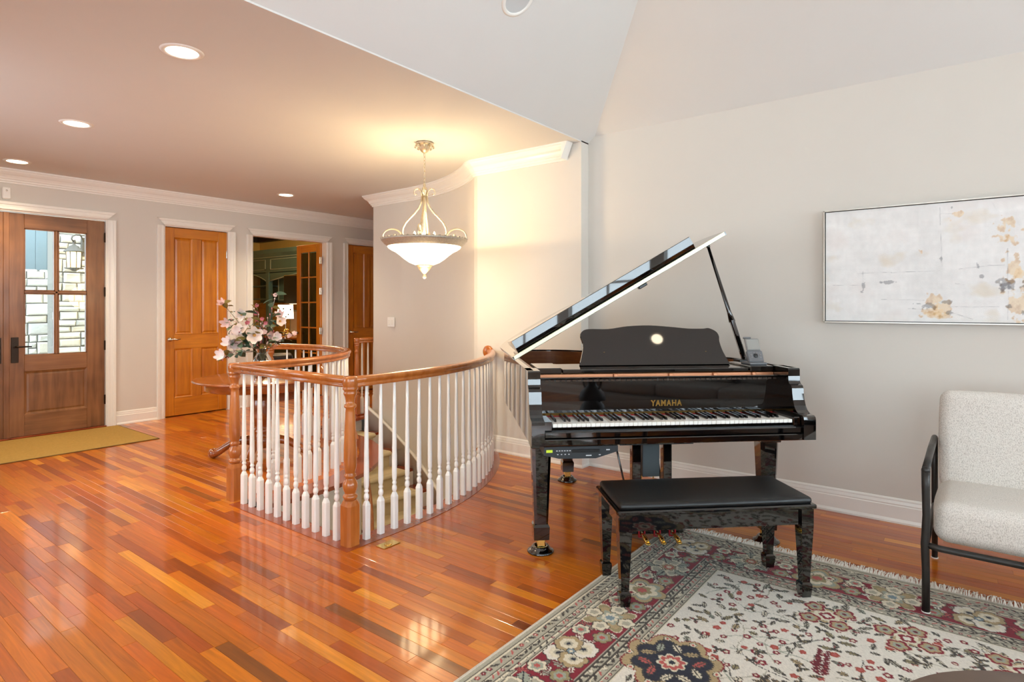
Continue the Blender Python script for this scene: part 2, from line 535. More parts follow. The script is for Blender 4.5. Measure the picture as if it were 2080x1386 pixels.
# ---- walls
def window_wall(name, axis, c, lo, hi, ztop, holes, out):
    """wall along an axis with rectangular holes (a0,a1,z0,z1), thickness towards out"""
    m = MB(); t = .12 * out
    def bx(a0, a1, z0, z1):
        if a1 - a0 < 1e-4 or z1 - z0 < 1e-4: return
        if z0 == 0: z0 = -.06
        if axis == 'x': m.box(a0, a1, min(c, c + t), max(c, c + t), z0, z1)
        else: m.box(min(c, c + t), max(c, c + t), a0, a1, z0, z1)
    a = lo
    for (h0, h1, z0, z1) in sorted(holes):
        bx(a, h0, 0, ztop); bx(h0, h1, 0, z0); bx(h0, h1, z1, ztop); a = h1
    bx(a, hi, 0, ztop)
    return struct(m.build(name, wall_paint))
DOORS = [(.80, 2.612, 2.40), (3.242, 4.045, 2.405), (4.39, 5.595, 2.392), (6.0, 6.80, 2.405)]
window_wall('wall_back', 'x', YB, -.72, 7.37, 2.9, [(a, b, 0, h) for a, b, h in DOORS], 1)
window_wall('wall_right', 'y', XR, -3.72, YJ, 2.885, [], 1)
SW = [(wx - .86, wx + .86, .55, 2.85) for wx in WINX]
LW = [(wy - .9, wy + .9, .55, 2.85) for wy in (-2.0, .6)]
window_wall('wall_front', 'x', -3.6, -3.12, XR + .12, 3.1, SW, -1)
window_wall('wall_left', 'y', -3.0, -3.72, YJ + .12, 3.1, LW, -1)
m = MB(); m.box(-3.0, -.6, YJ, YJ + .12, 0, 2.86)
struct(m.build('wall_foyer', wall_paint))
window_wall('wall_foyer_left', 'y', -.6, YJ + .12, YB + .12, 2.9, [(4.4, 6.0, .65, 2.65)], -1)
m = MB()
wpath = [(XS, YJ, 0), (XS, 3.88, 0)] + arc(*SC, R_WALL, -38.5, 3, 24) + [(5.03, 6.16, 0), (7.25, 6.16, 0)]
m.sweep(wpath, [(0, -2.9), (.14, -2.9), (.14, 2.84), (0, 2.84)])
m.box(XS + .14, XR + .12, YJ + .0, YJ + .1, 0, 2.88)
struct(m.build('wall_stair', wall_paint))
m = MB(); m.box(7.25, 7.37, 6.0, YB + .1, 0, 2.9)
struct(m.build('wall_hall', wall_paint))
# stairwell below the floor
m = MB()
m.sweep([(2.245, 4.125, 0), (2.245, 2.95, 0), (2.55, 2.95, 0)] + arc(*SC, 2.53, -88, -41, 16), [(0, -2.9), (0, -.03), (.05, -.03), (.05, -2.9)])
m.sweep([(p[0], p[1], 0) for p in arc(*SC, 1.38, LAND + 1, -101, 30)] + [(2.245, 4.125, 0)], [(0, -2.9), (0, -.03), (.05, -.03), (.05, -2.9)])
struct(m.build('wall_stairwell', trim_paint))
m = MB(); m.box(1.9, 5.3, 2.6, 6.5, -2.95, -2.85)
struct(m.build('floor_lower', carpet))
m = MB()
for q in ((1.85, 1.9, 2.55, 6.6), (5.35, 5.4, 2.55, 6.6)): m.box(*q, -2.95, -.06)
for q in ((1.9, 5.35, 2.55, 2.6), (1.9, 5.35, 6.55, 6.6)): m.box(*q, -2.95, -.06)
struct(m.build('wall_light_block_lower', trim_paint))  # unseen underfloor box, added to keep sky light out of the stairwell
# ---- ceilings
m = MB(); m.box(-.72, 7.37, YJ, YB + .12, ZC, 2.9)
struct(m.build('ceiling', ceiling_paint))
S, ZT = .78, 4.6
xr, xl = XR - (ZT - 2.885) / S, -3.0 + (ZT - 2.885) / S
yf, yb = YJ - (ZT - 2.835) / S, -3.6 + (ZT - 2.885) / S
yh = YJ - .05 / S
m = MB()
V_ = [(-3.0, YJ, 2.835), (XR, YJ, 2.835), (XR, yh, 2.885), (xr, yf, ZT), (xl, yf, ZT), (-3.0, yh, 2.885), (XR, -3.6, 2.885), (xr, yb, ZT), (xl, yb, ZT), (-3.0, -3.6, 2.885)]
m.add(V_, [(0, 1, 2, 3, 4, 5), (2, 6, 7, 3), (6, 9, 8, 7), (9, 5, 4, 8), (3, 7, 8, 4)])
m.add([(a, b, c + .08) for a, b, c in V_], [(0, 1, 2, 3, 4, 5), (2, 6, 7, 3), (6, 9, 8, 7), (9, 5, 4, 8), (3, 7, 8, 4)])
struct(m.build('ceiling_vault', ceiling_paint))
# ---- crown and base mouldings
CROWN = [(0, 0), (.105, 0), (.105, -.016), (.096, -.02), (.090, -.034), (.074, -.052), (.056, -.066), (.044, -.084), (.038, -.1), (.028, -.106), (.026, -.12), (.014, -.126), (.014, -.142), (0, -.142)]
m = MB(); m.sweep([(-.6, YB, ZC), (7.25, YB, ZC)], CROWN)
struct(m.build('trim_1', trim_paint))
m = MB(); m.sweep([(7.25, 6.16, ZC), (5.03, 6.16, ZC)] + [(p[0], p[1], ZC) for p in arc(*SC, R_WALL, 3, -38.5, 24)] + [(XS, 3.88, ZC), (XS, 2.83, ZC)], CROWN)
m.sweep([(XS - .105, 2.83, ZC), (XS - .01, 2.83, ZC)], [(0, 0), (.06, 0), (0, -.142)])
struct(m.build('trim_2', trim_paint))
BASE = [(0, 0), (.026, 0), (.026, .012), (.017, .028), (.017, .108), (.013, .113), (.014, .122), (.010, .14), (.010, .148), (.004, .158), (0, .158)]
m = MB(); m.sweep([(XS, 3.80, 0), (XS, YJ, 0), (XR, YJ, 0), (XR, -3.6, 0)], BASE)
struct(m.build('baseboard_right', trim_paint))
m = MB()
for a, b in ((-.6, .71), (2.705, 3.152), (4.135, 4.30), (5.685, 5.91), (6.89, 7.25)): m.sweep([(a, YB, 0), (b, YB, 0)], BASE)
struct(m.build('baseboard_back', trim_paint))
m = MB()
m.sweep([(XR, -3.6, 0), (-3.0, -3.6, 0), (-3.0, YJ, 0), (-.6, YJ, 0), (-.6, YB, 0)], BASE)
struct(m.build('baseboard_left', trim_paint))
# ---- casings
CAS = [(0, 0), (.03, 0), (.034, -.004), (.05, -.004), (.056, 0), (.066, 0), (.066, .006), (.09, .006), (.09, .03), (.0, .03)]
for n, (a, b, h) in enumerate(DOORS):
    m = MB()
    prof = [(0, .012), (.0, -.0), (.012, -.016), (.026, -.018), (.03, -.014), (.06, -.018), (.064, -.026), (.088, -.028), (.092, -.02), (.092, .012)]
    m.prism([(a - u, YB + w - .0) for u, w in prof], 0, h)
    m.prism([(b + u, YB + w) for u, w in prof], 0, h)
    # head, mitred
    k = len(prof)
    vs = [(a - u, YB + w, h + u) for u, w in prof] + [(b + u, YB + w, h + u) for u, w in prof]
    m.add(vs, [(i, (i + 1) % k, k + (i + 1) % k, k + i) for i in range(k)])
    # jamb lining
    m.box(a - .012, a + .006, YB, YB + .125, 0, h).box(b - .006, b + .012, YB, YB + .125, 0, h).box(a, b, YB, YB + .125, h - .006, h + .012)
    struct(m.build('trim_%d' % (n + 3), trim_paint))

# ---- doors
def lever(parent, x, z, side, mat_, y=-.05):
    h = MB()
    h.lathe([(.0, 0), (.028, 0), (.028, .006), (.02, .012), (.011, .014), (.011, .045), (.0, .046)], 16, Matrix.Translation((x, y, z)) @ Matrix.Rotation(PI / 2, 4, 'X'))
    h.tube([(x, y - .045, z), (x + side * .03, y - .05, z + .006), (x + side * .07, y - .05, z - .004), (x + side * .11, y - .047, z + .004)], [.011, .010, .008, .006], 8)
    return h.build('handle', mat_, parent)
def panel(parent, x0, x1, z0, z1, y0, y1, mat_, fld=.03):
    p = MB()
    ym = (y0 + y1) / 2
    for s_ in (-1, 1):
        ye = ym + s_ * .010; yo = ym + s_ * .016
        a = [(x0, ym + s_ * .004, z0), (x1, ym + s_ * .004, z0), (x1, ym + s_ * .004, z1), (x0, ym + s_ * .004, z1)]
        b = [(x0 + fld, yo, z0 + fld), (x1 - fld, yo, z0 + fld), (x1 - fld, yo, z1 - fld), (x0 + fld, yo, z1 - fld)]
        p.add(a + b, [(0, 1, 5, 4), (1, 2, 6, 5), (2, 3, 7, 6), (3, 0, 4, 7), (4, 5, 6, 7)])
    return p.build('panel', mat_, parent)
def sticking(parent, x0, x1, z0, z1, y, mat_, w=.014):
    """moulding round an opening in the door, on both faces"""
    p = MB()
    for s_ in (-1, 1):
        yy = y + s_ * .008; yt = y + s_ * .024
        o_ = [(x0, yt, z0), (x1, yt, z0), (x1, yt, z1), (x0, yt, z1)]
        i_ = [(x0 + w, yy, z0 + w), (x1 - w, yy, z0 + w), (x1 - w, yy, z1 - w), (x0 + w, yy, z1 - w)]
        p.add(o_ + i_, [(k, (k + 1) % 4, 4 + (k + 1) % 4, 4 + k) for k in range(4)])
    return p.build('panel_moulding', mat_, parent)
def four_panel_door(n, x0, w, h, label, handle_side):
    root = bpy.data.objects.new('door_%d' % n, None); COL.objects.link(root); root.location = (x0, YB + .045, .012)
    struct(root, label)
    y0, y1, st = -.02, .02, .115
    cx = w / 2; ms = .115
    for a, b in ((0, st), (w - st, w)): MB().box(a, b, y0, y1, 0, h, .003).build('stile', maple, root)
    zr = [(0, .225), (.845, 1.03), (h - .125, h)]
    for a, b in zr: MB().box(st, w - st, y0, y1, a, b, .003).build('rail', maple_h, root)
    for a, b in ((.225, .845), (1.03, h - .125)): MB().box(cx - ms / 2, cx + ms / 2, y0, y1, a, b, .003).build('stile', maple, root)
    for (a, b) in ((st, cx - ms / 2), (cx + ms / 2, w - st)):
        for (c, d) in ((.225, .845), (1.03, h - .125)):
            panel(root, a, b, c, d, y0, y1, maple, .035)
            sticking(root, a, b, c, d, 0, maple, .016)
    lever(root, .06 if handle_side < 0 else w - .06, .965, -handle_side, nickel, -.02)
    for z in (.22, 1.15, h - .3): 
        xx = w if handle_side < 0 else 0
        MB().box(xx - .008, xx + .008, -.03, -.012, z - .05, z + .05, .003).build('hinge', nickel, root)
    return root
four_panel_door(2, 3.251, .785, 2.38, 'closed honey maple four panel door beside the flower table', -1)
four_panel_door(4, 6.01, .78, 2.38, 'closed honey maple panel door right of the study doorway', -1)
m = MB(); m.box(3.16, 3.94, YB + .125, YB + .15, 0, 2.5); struct(m.build('wall_light_block', dark_back := plain('light_block_dark', (90, 80, 70), .8)))  # unseen panel added behind the door to stop light leaking under it
m = MB(); m.box(5.92, 6.9, YB + .125, YB + .15, 0, 2.5); struct(m.build('wall_light_block_hall', dark_back))  # same added light-blocking panel behind the hall door
# french door leaf folded back into the study
root = bpy.data.objects.new('door_3', None); COL.objects.link(root); root.location = (5.575, YB + .11, .012); root.rotation_euler = (0, 0, math.radians(88))
struct(root, 'open honey maple french door leaf with ten glass panes')
w, h, st = .68, 2.37, .11
for a, b in ((0, st), (w - st, w)): MB().box(a, b, -.02, .02, 0, h, .003).build('stile', maple, root)
for a, b in ((0, .24), (h - .12, h)): MB().box(st, w - st, -.02, .02, a, b, .003).build('rail', maple_h, root)
nx_, nz_ = 2, 5
for k in range(1, nz_):
    z = .24 + (h - .36) * k / nz_
    MB().box(st, w - st, -.014, .014, z - .011, z + .011, .003).build('muntin', maple_h, root)
MB().box(w / 2 - .011, w / 2 + .011, -.014, .014, .24, h - .12, .003).build('muntin', maple, root)
pane = glass('window_pane')
for i in range(2):
    for k in range(5):
        xa = st if i == 0 else w / 2 + .011; xb = w / 2 - .011 if i == 0 else w - st
        za = .24 + (h - .36) * k / 5 + .011; zb = .24 + (h - .36) * (k + 1) / 5 - .011
        MB().box(xa, xb, -.003, .003, za, zb).build('pane', pane, root)
for z in (.25, 1.0, 1.62, 2.1): MB().box(-.045, .02, .018, .026, z - .055, z + .055, .003).box(-.012, .004, .02, .036, z - .055, z + .055, .005).build('hinge', nickel, root)
lever(root, w - .06, .95, -1, nickel, -.02)
lv = MB(); lv.ball((w - .06, .05, .95), (.026, .03, .026)); lv.build('handle', nickel, root)

# front double door
def front_leaf(n, x0, label, mirror):
    root = bpy.data.objects.new('door_%d' % n, None); COL.objects.link(root); root.location = (x0, YB + .05, .015)
    struct(root, label)
    w, h = .893, 2.37
    gx0, gx1 = (.150, .718) if not mirror else (w - .718, w - .150)
    y0, y1 = -.024, .024
    MB().box(0, gx0, y0, y1, 0, h, .003).build('stile', walnut, root)
    MB().box(gx1, w, y0, y1, 0, h, .003).build('stile', walnut, root)
    for a, b in ((0, .225), (.685, .855), (2.215, h)): MB().box(gx0, gx1, y0, y1, a, b, .003).build('rail', walnut_h, root)
    panel(root, gx0, gx1, .225, .685, y0, y1, walnut, .04)
    sticking(root, gx0, gx1, .225, .685, 0, walnut, .026)
    cx = (gx0 + gx1) / 2; cz = (.855 + 2.215) / 2
    MB().box(cx - .015, cx + .015, -.02, .02, .855, 2.215, .006).build('muntin', walnut, root)
    MB().box(gx0, gx1, -.02, .02, cz - .015, cz + .015, .006).build('muntin', walnut_h, root)
    for a, b in ((gx0, cx - .015), (cx + .015, gx1)):
        for c, d in ((.855, cz - .015), (cz + .015, 2.215)):
            MB().box(a, b, -.004, .004, c, d).build('pane', pane, root)
            f = MB()
            for q in (((a, a + .01, -.018, .018, c, d)), ((b - .01, b, -.018, .018, c, d)), ((a, b, -.018, .018, c, c + .01)), ((a, b, -.018, .018, d - .01, d))): f.box(*q)
            f.build('glazing_bead', walnut, root)
    hx = .068 if not mirror else w - .068
    sd = 1 if not mirror else -1
    hp = MB().box(hx - .032, hx + .032, -.036, -.022, .785, 1.055, .003).build('lock_plate', bronze, root)
    lv = MB()
    lv.tube([(hx, -.03, .955), (hx, -.08, .955), (hx + sd * .02, -.088, .955), (hx + sd * .13, -.088, .953)], [.011, .011, .010, .007], 8)
    lv.build('handle', bronze, hp)
    if mirror: MB().box(w - .02, w + .030, -.034, -.024, 0, h, .004).build('astragal', walnut, root)
    if not mirror: MB().box(-.004, .004, -.03, .0, .80, 1.03).build('astragal_strike', bronze, root)
    xh = w + .003 if not mirror else -.003
    for z in (.30, .93, 1.55, 2.18): MB().box(xh - .012, xh + .012, -.038, -.018, z - .055, z + .055, .004).build('hinge', bronze, root)
    return root
front_leaf(1, 1.708, 'right leaf of the walnut front door with four glass panes', False)
front_leaf(5, .808, 'left leaf of the walnut front door cut off by the frame', True)
th = MB().box(.8, 2.612, YB - .01, YB + .14, 0, .014, .004); struct(th.build('trim_7', nosing_wood))

# windows behind the viewer
def window(n, axis, c, mid, out, hw=.9, z0=.55, z1=2.95):
    root = bpy.data.objects.new('window_%d' % n, None); COL.objects.link(root); struct(root)
    fr, mu = MB(), MB()
    def bx(m_, a0, a1, d0, d1, z0, z1):
        if axis == 'x': m_.box(mid + a0, mid + a1, c + min(out * d0, out * d1), c + max(out * d0, out * d1), z0, z1)
        else: m_.box(c + min(out * d0, out * d1), c + max(out * d0, out * d1), mid + a0, mid + a1, z0, z1)
    wi, zl, zh = hw - .04, z0 + .04, z1 - .04
    for q in ((-hw - .09, -wi, z0 - .09, z1 + .09), (wi, hw + .09, z0 - .09, z1 + .09), (-wi, wi, zh, z1 + .09), (-wi, wi, z0 - .09, zl)): bx(fr, q[0], q[1], -.02, .0, q[2], q[3])
    for q in ((-hw, -wi, z0, z1), (wi, hw, z0, z1), (-wi, wi, zh, z1), (-wi, wi, z0, zl)): bx(fr, q[0], q[1], .0, .10, q[2], q[3])
    fr.build('window_frame', trim_paint, root)
    bx(mu, -.02, .02, 0., .03, zl, zh); bx(mu, -wi, wi, 0., .03, zh - .7, zh - .66)
    mu.build('muntin', trim_paint, root)
    g = MB(); bx(g, -wi, wi, .095, .10, zl, zh); g.build('pane', pane, root)
    return root
for i, wx in enumerate(WINX): window(i + 1, 'x', -3.6, wx, -1, .86, .55, 2.85)
for i, wy in enumerate((-2.0, .6)): window(i + 5, 'y', -3.0, wy, -1, .9, .55, 2.85)
window(7, 'y', -.6, 5.2, -1, .8, .65, 2.65)  # unseen foyer window, added to bring neutral daylight onto the ceiling

# ================================================================ STAIR
stair = thing('staircase', 'carpeted curved staircase winding down behind the white balusters', 'staircase', (SC[0], SC[1], 0))
def lp(r, a, z): return (r * math.cos(math.radians(a)), r * math.sin(math.radians(a)), z)
def wedge(m, r0, r1, a0, a1, z0, z1, n=3):
    ps = [lp(r0, a0 + (a1 - a0) * i / n, 0)[:2] for i in range(n + 1)] + [lp(r1, a1 + (a0 - a1) * i / n, 0)[:2] for i in range(n + 1)]
    m.prism(ps, z0, z1)
for k in range(1, 15):
    a1 = LAND - STEP_A * (k - 1); a0 = a1 - STEP_A; z = -STEP_H * k
    m = MB(); wedge(m, 1.385, 2.445, a0, a1, z - .035, z); m.build('tread', nosing_wood, stair)
    m = MB(); wedge(m, 1.385, 2.445, a0 - .2, a0 + .1, z - STEP_H, z - .03); m.build('riser', trim_paint, stair)
    # carpet runner: tread, rounded nose, riser
    m = MB()
    na = math.degrees(.045 / 1.9)
    wedge(m, 1.50, 2.30, a0 - na * .3, a1, z, z + .018)
    pts = []
    for i in range(9):
        t = i / 8 * PI
        pts.append((a0 - na * (.4 + .75 * math.sin(t)), z - .012 + .03 * math.cos(t)))
    vs = [lp(r, a, zz) for r in (1.50, 2.30) for a, zz in pts]
    n = len(pts)
    m.add(vs, [(i, i + 1, n + i + 1, n + i) for i in range(n - 1)], True)
    wedge(m, 1.50, 2.30, a0 - .45, a0 - .1, z - STEP_H, z - .03)
    m.build('carpet_runner', carpet, stair)
m = MB(); wedge(m, 1.385, 2.445, LAND - .1, LAND + .3, -STEP_H, -.03); m.build('riser', trim_paint, stair)
m = MB(); wedge(m, 1.50, 2.30, LAND - .45, LAND - .1, -STEP_H, -.03); m.build('carpet_runner', carpet, stair)
# skirt board climbing the curved wall, with a moulded cap
sk = MB()
N = 34
angs = [15.5 - i * (15.5 + 85) / N for i in range(N + 1)]
vs = []
for a in angs:
    z = stair_z(a) + .165
    for r, dz in ((2.468, -.55), (2.450, -.55), (2.450, -.02), (2.436, -.015), (2.436, .012), (2.468, .02)): vs.append(lp(r, a, z + dz))
n = 6
sk.add(vs, [(i * n + j, (i + 1) * n + j, (i + 1) * n + (j + 1) % n, i * n + (j + 1) % n) for i in range(N) for j in range(n)], True)
sk.build('skirt_board', trim_paint, stair)
# inner wall handrail following the flight
hr = MB()
hr.tube([lp(1.47, a, stair_z(a) + .87) for a in [12 - i * 2.6 for i in range(40)]], .027, 10)
hr_o = hr.build('wall_handrail', rail_wood, stair)
for a in (-14, -48, -80):
    z = stair_z(a) + .87
    MB().tube([lp(1.39, a, z - .07), lp(1.44, a, z - .075), lp(1.47, a, z - .02)], .008, 6).build('bracket', bronze, hr_o)

# ================================================================ RAILINGS
RT = .985                                         # top of the handrail
def square_to_round(m, prof):                     # (half width or radius, z, roundness 0..1)
    n = 16; vs, fs = [], []
    for r, z, q in prof:
        for i in range(n):
            a = 2 * PI * (i + .5) / n
            c, s_ = math.cos(a), math.sin(a)
            k = 1 / max(abs(c), abs(s_))
            f = q + (1 - q) * k
            vs.append((r * f * c, r * f * s_, z))
    for j in range(len(prof) - 1):
        for i in range(n): fs.append((j * n + i, j * n + (i + 1) % n, (j + 1) * n + (i + 1) % n, (j + 1) * n + i))
    m.add(vs, fs, False)
    b = len(m.v) - len(vs)
    m.f.append(tuple(b + i for i in range(n))[::-1]); m.sm.append(False)
    m.f.append(tuple(b + (len(prof) - 1) * n + i for i in range(n))); m.sm.append(False)
def bal_mesh():
    m = MB()
    w = .0195
    square_to_round(m, [(w, 0, 0), (w, .205, 0), (.0125, .228, .6), (.0095, .232, 1)])
    m.lathe([(.0095, .232), (.0125, .238), (.0155, .246), (.0162, .255), (.0145, .266), (.0105, .274), (.0105, .279), (.0142, .284), (.0142, .292), (.0108, .297), (.0118, .304),
             (.0150, .318), (.0158, .36), (.0152, .45), (.0132, .60), (.0104, .78), (.0084, .93)], 12)
    return m.mesh('baluster', white_gloss)
BAL = bal_mesh()
def newel_mesh():
    m = MB()
    w = .046
    square_to_round(m, [(w, 0, 0), (w, .235, 0), (.038, .262, .6), (.034, .266, 1)])
    m.lathe([(.034, .266), (.037, .272), (.043, .280), (.043, .290), (.037, .297), (.031, .302), (.034, .31), (.041, .326), (.0445, .345), (.043, .362), (.035, .378), (.028, .388), (.028, .396),
             (.035, .402), (.035, .412), (.028, .419), (.030, .428), (.036, .45), (.0385, .50), (.038, .56), (.033, .68), (.028, .78), (.0265, .80), (.034, .806), (.036, .814), (.034, .822), (.0265, .828),
             (.0265, .845), (.031, .868), (.038, .884), (.041, .892), (.036, .898), (.037, .905), (.044, .912), (.044, .920), (.041, .924), (.043, .93), (.0455, .955), (.0450, .972), (.042, .982), (.034, .988), (0, .989)], 24)
    return m.mesh('newel_post', rail_wood)
NEW = newel_mesh()
RAILP = [(-.020, -.062), (-.025, -.056), (-.024, -.047), (-.020, -.043), (-.022, -.036), (-.033, -.028), (-.035, -.016), (-.031, -.006), (-.02, -.001), (0, .002), (.02, -.001), (.031, -.006), (.035, -.016), (.033, -.028), (.022, -.036), (.020, -.043), (.024, -.047), (.025, -.056), (.020, -.062)]
def handrail(path, parent):
    m = MB(); m.sweep([(p[0], p[1], RT) for p in path], RAILP, smooth=True)
    return m.build('handrail', rail_wood, parent)
XL = 2.187                                        # straight front run
r1 = thing('straight_railing', 'straight stair railing with white balusters between the two front newel posts', 'railing', (XL, 3.6, 0))
from_mesh('newel_post', NEW, r1, (.006, -.705, 0)); from_mesh('newel_post', NEW, r1, (.006, .63, 0))
handrail([(0, .63), (0, -.70)], r1)
for k in range(11): from_mesh('baluster', BAL, r1, (0, -.585 + .1073 * k, 0))
r2 = thing('curved_railing', 'curved stair railing with white balusters ending at a wall rosette near the piano', 'railing', (XL + .006, 2.895, 0))
ox, oy = -(XL + .006), -2.895
near = [(2.193, 2.888), (2.30, 2.887), (2.42, 2.887), (2.55, 2.887)] + [p[:2] for p in arc(*SC, R_NEAR, -88, -43.6, 26)] + [(4.445, 3.715)]
handrail([(x_ + ox, y_ + oy) for x_, y_ in near], r2)
# balusters at equal spacing along the curve
def along(path, step, start, stop):
    out, acc, nxt = [], 0., start
    tot = sum(math.dist(path[i], path[i + 1]) for i in range(len(path) - 1))
    for i in range(len(path) - 1):
        L = math.dist(path[i], path[i + 1])
        while nxt <= acc + L and nxt < tot - stop:
            t = (nxt - acc) / L
            out.append((path[i][0] + (path[i + 1][0] - path[i][0]) * t, path[i][1] + (path[i + 1][1] - path[i][1]) * t, math.atan2(path[i + 1][1] - path[i][1], path[i + 1][0] - path[i][0])))
            nxt += step
        acc += L
    return out
for bx_, by_, ba in along(near, .1095, .112, .06): from_mesh('baluster', BAL, r2, (bx_ + ox, by_ + oy, 0), (0, 0, ba))
ro = MB(); ro.lathe([(0, -.0), (.058, 0), (.062, .006), (.062, .014), (.052, .022), (.0, .022)], 24, Matrix.Translation((XS + ox, 3.735 + oy, RT - .03)) @ Matrix.Rotation(-PI / 2, 4, 'Y'))
ro.build('wall_rosette', rail_wood, r2)
r3 = thing('inner_curved_railing', 'bowed stair railing with white balusters wrapping round behind the flower table', 'railing', (SC[0], SC[1], 0))
inner = [p[:2] for p in arc(0, 0, R_IN, -104, 33, 60)]
handrail([(XL + .01 - SC[0], 4.232 - SC[1])] + inner, r3)
from_mesh('newel_post', NEW, r3, lp(R_IN, 33, 0), (0, 0, math.radians(33)))
for bx_, by_, ba in along(inner, .1105, .14, .09): from_mesh('baluster', BAL, r3, (bx_, by_, 0), (0, 0, ba))
r4 = thing('landing_railing', 'short railing with one slim newel at the stair head beside the hall door', 'railing', (4.86, 6.28, 0))
nw = from_mesh('newel_post', NEW, r4, (0, 0, 0), None, (.8, .8, 1))
handrail([(0, 0), (.55, .02)], r4)
for k in range(1, 5): from_mesh('baluster', BAL, r4, (.1 * k - .015, .004 * k, 0))
MB().box(-.05, .56, -.07, .08, .003, .016, .004).build('base_shoe', nosing_wood, r4)

# ================================================================ LIGHT FITTINGS
WARM = (1.0, .74, .42)
def point(name, loc, power, color, r=.05, parent=None):
    d = bpy.data.lights.new(name, 'POINT'); d.energy = power; d.color = color; d.shadow_soft_size = r
    o = bpy.data.objects.new(name, d); COL.objects.link(o); o.location = loc
    if parent: o.parent = parent
    return o
can_glow = emit('downlight_glow', (255, 236, 205), 14.)
WHERE = ['largest round recessed ceiling light nearest the viewer', 'middle recessed ceiling light of the row towards the front door', 'recessed ceiling light at the left edge by the front door', 'recessed ceiling light in front of the study doorway']
for (cx, cy), lab in zip([(1.517, 3.507), (1.609, 5.54), (1.674, 7.45), (4.284, 6.97)], WHERE):
    t = thing('recessed_light', lab, 'ceiling light', (cx, cy, ZC), 0, 'recessed lights in the foyer ceiling')
    m = MB(); m.lathe([(.082, -.001), (.084, -.006), (.098, -.007), (.108, -.004), (.112, 0.0)], 32, cap=False); m.build('trim_ring', trim_paint, t)
    m = MB(); m.lathe([(.0, -.003), (.083, -.003), (.083, -.001), (0, -.001)], 32, cap=False); m.build('lamp_lens', can_glow, t)
    d = bpy.data.lights.new('downlight', 'SPOT'); d.energy = 140; d.color = (1, .83, .57); d.spot_size = math.radians(125); d.spot_blend = .8; d.shadow_soft_size = .07
    o = bpy.data.objects.new('downlight', d); COL.objects.link(o); o.parent = t; o.location = (0, 0, -.012)
# speaker set in the vault
t = thing('ceiling_speaker', 'white round speaker grille cut by the top edge on the vaulted ceiling', 'speaker', (2.86, 2.165, 2.835 + S * (YJ - 2.165)))
rotm = Matrix.Rotation(math.atan(S), 4, 'X').inverted()
m = MB(); m.lathe([(.088, -.003), (.09, -.009), (.104, -.009), (.112, -.004), (.113, .001)], 36, rotm, cap=False); m.build('trim_ring', trim_paint, t)
m = MB(); m.lathe([(0, -.003), (.088, -.003)], 36, rotm, cap=False); m.build('grille', plain('speaker_grille', (205, 205, 203), .7, bump=.5, bscale=900), t)

t = thing('recessed_light', 'recessed light of the living room vault mirrored in the music desk', 'ceiling light', (1.505, -2.838, 3.479))
rotm = Matrix.Rotation(math.atan(S), 4, 'X')
m = MB(); m.lathe([(.082, -.003), (.084, -.008), (.098, -.009), (.108, -.005), (.112, 0.0)], 32, rotm, cap=False); m.build('trim_ring', trim_paint, t)
m = MB(); m.lathe([(.0, -.006), (.083, -.006)], 32, rotm, cap=False); m.build('lamp_lens', can_glow, t)
# ---- pendant
PX, PY = 3.655, 3.79
silver = plain('antiqued_silver', (206, 192, 164), .38, .75, noise=.28, nscale=60, bump=.3, bscale=90)
pewter = plain('pewter_rim', (188, 178, 162), .45, .6, noise=.35, nscale=70, bump=.4, bscale=110)
pend = thing('pendant_light', 'scrolled silver pendant light with glowing white glass bowl over the stair', 'pendant light', (PX, PY, 0))
m = MB()
m.lathe([(0, ZC - .002), (.075, ZC - .002), (.078, ZC - .012), (.062, ZC - .02), (.055, ZC - .035), (.045, ZC - .06), (.03, ZC - .078), (.014, ZC - .09), (0, ZC - .092)], 24)
for k in range(8):
    a = 2 * PI * k / 8
    m.tube([(.05 * math.cos(a), .05 * math.sin(a), ZC - .03), (.075 * math.cos(a), .075 * math.sin(a), ZC - .03), (.082 * math.cos(a), .082 * math.sin(a), ZC - .045), (.07 * math.cos(a), .07 * math.sin(a), ZC - .055)], [.006, .01, .009, .003], 6)
m.build('canopy', silver, pend)
z = ZC - .09; k = 0
ch = MB()
while z > 2.47:
    ring = []
    for i in range(13):
        a = 2 * PI * i / 12
        u, w_ = .009 * math.cos(a), .019 * math.sin(a)
        ring.append((u if k % 2 == 0 else 0, 0 if k % 2 == 0 else u, z - .019 + w_))
    ch.tube(ring, .0026, 5, cap=False)
    z -= .031; k += 1
ch.build('chain', silver, pend)
m = MB(); m.lathe([(0, 2.475), (.008, 2.47), (.014, 2.455), (.010, 2.44), (.022, 2.425), (.026, 2.405), (.018, 2.385), (.012, 2.35), (.016, 2.32), (.012, 2.28), (.010, 2.15), (.014, 2.0), (.02, 1.985), (0, 1.98)], 16); m.build('centre_column', silver, pend)
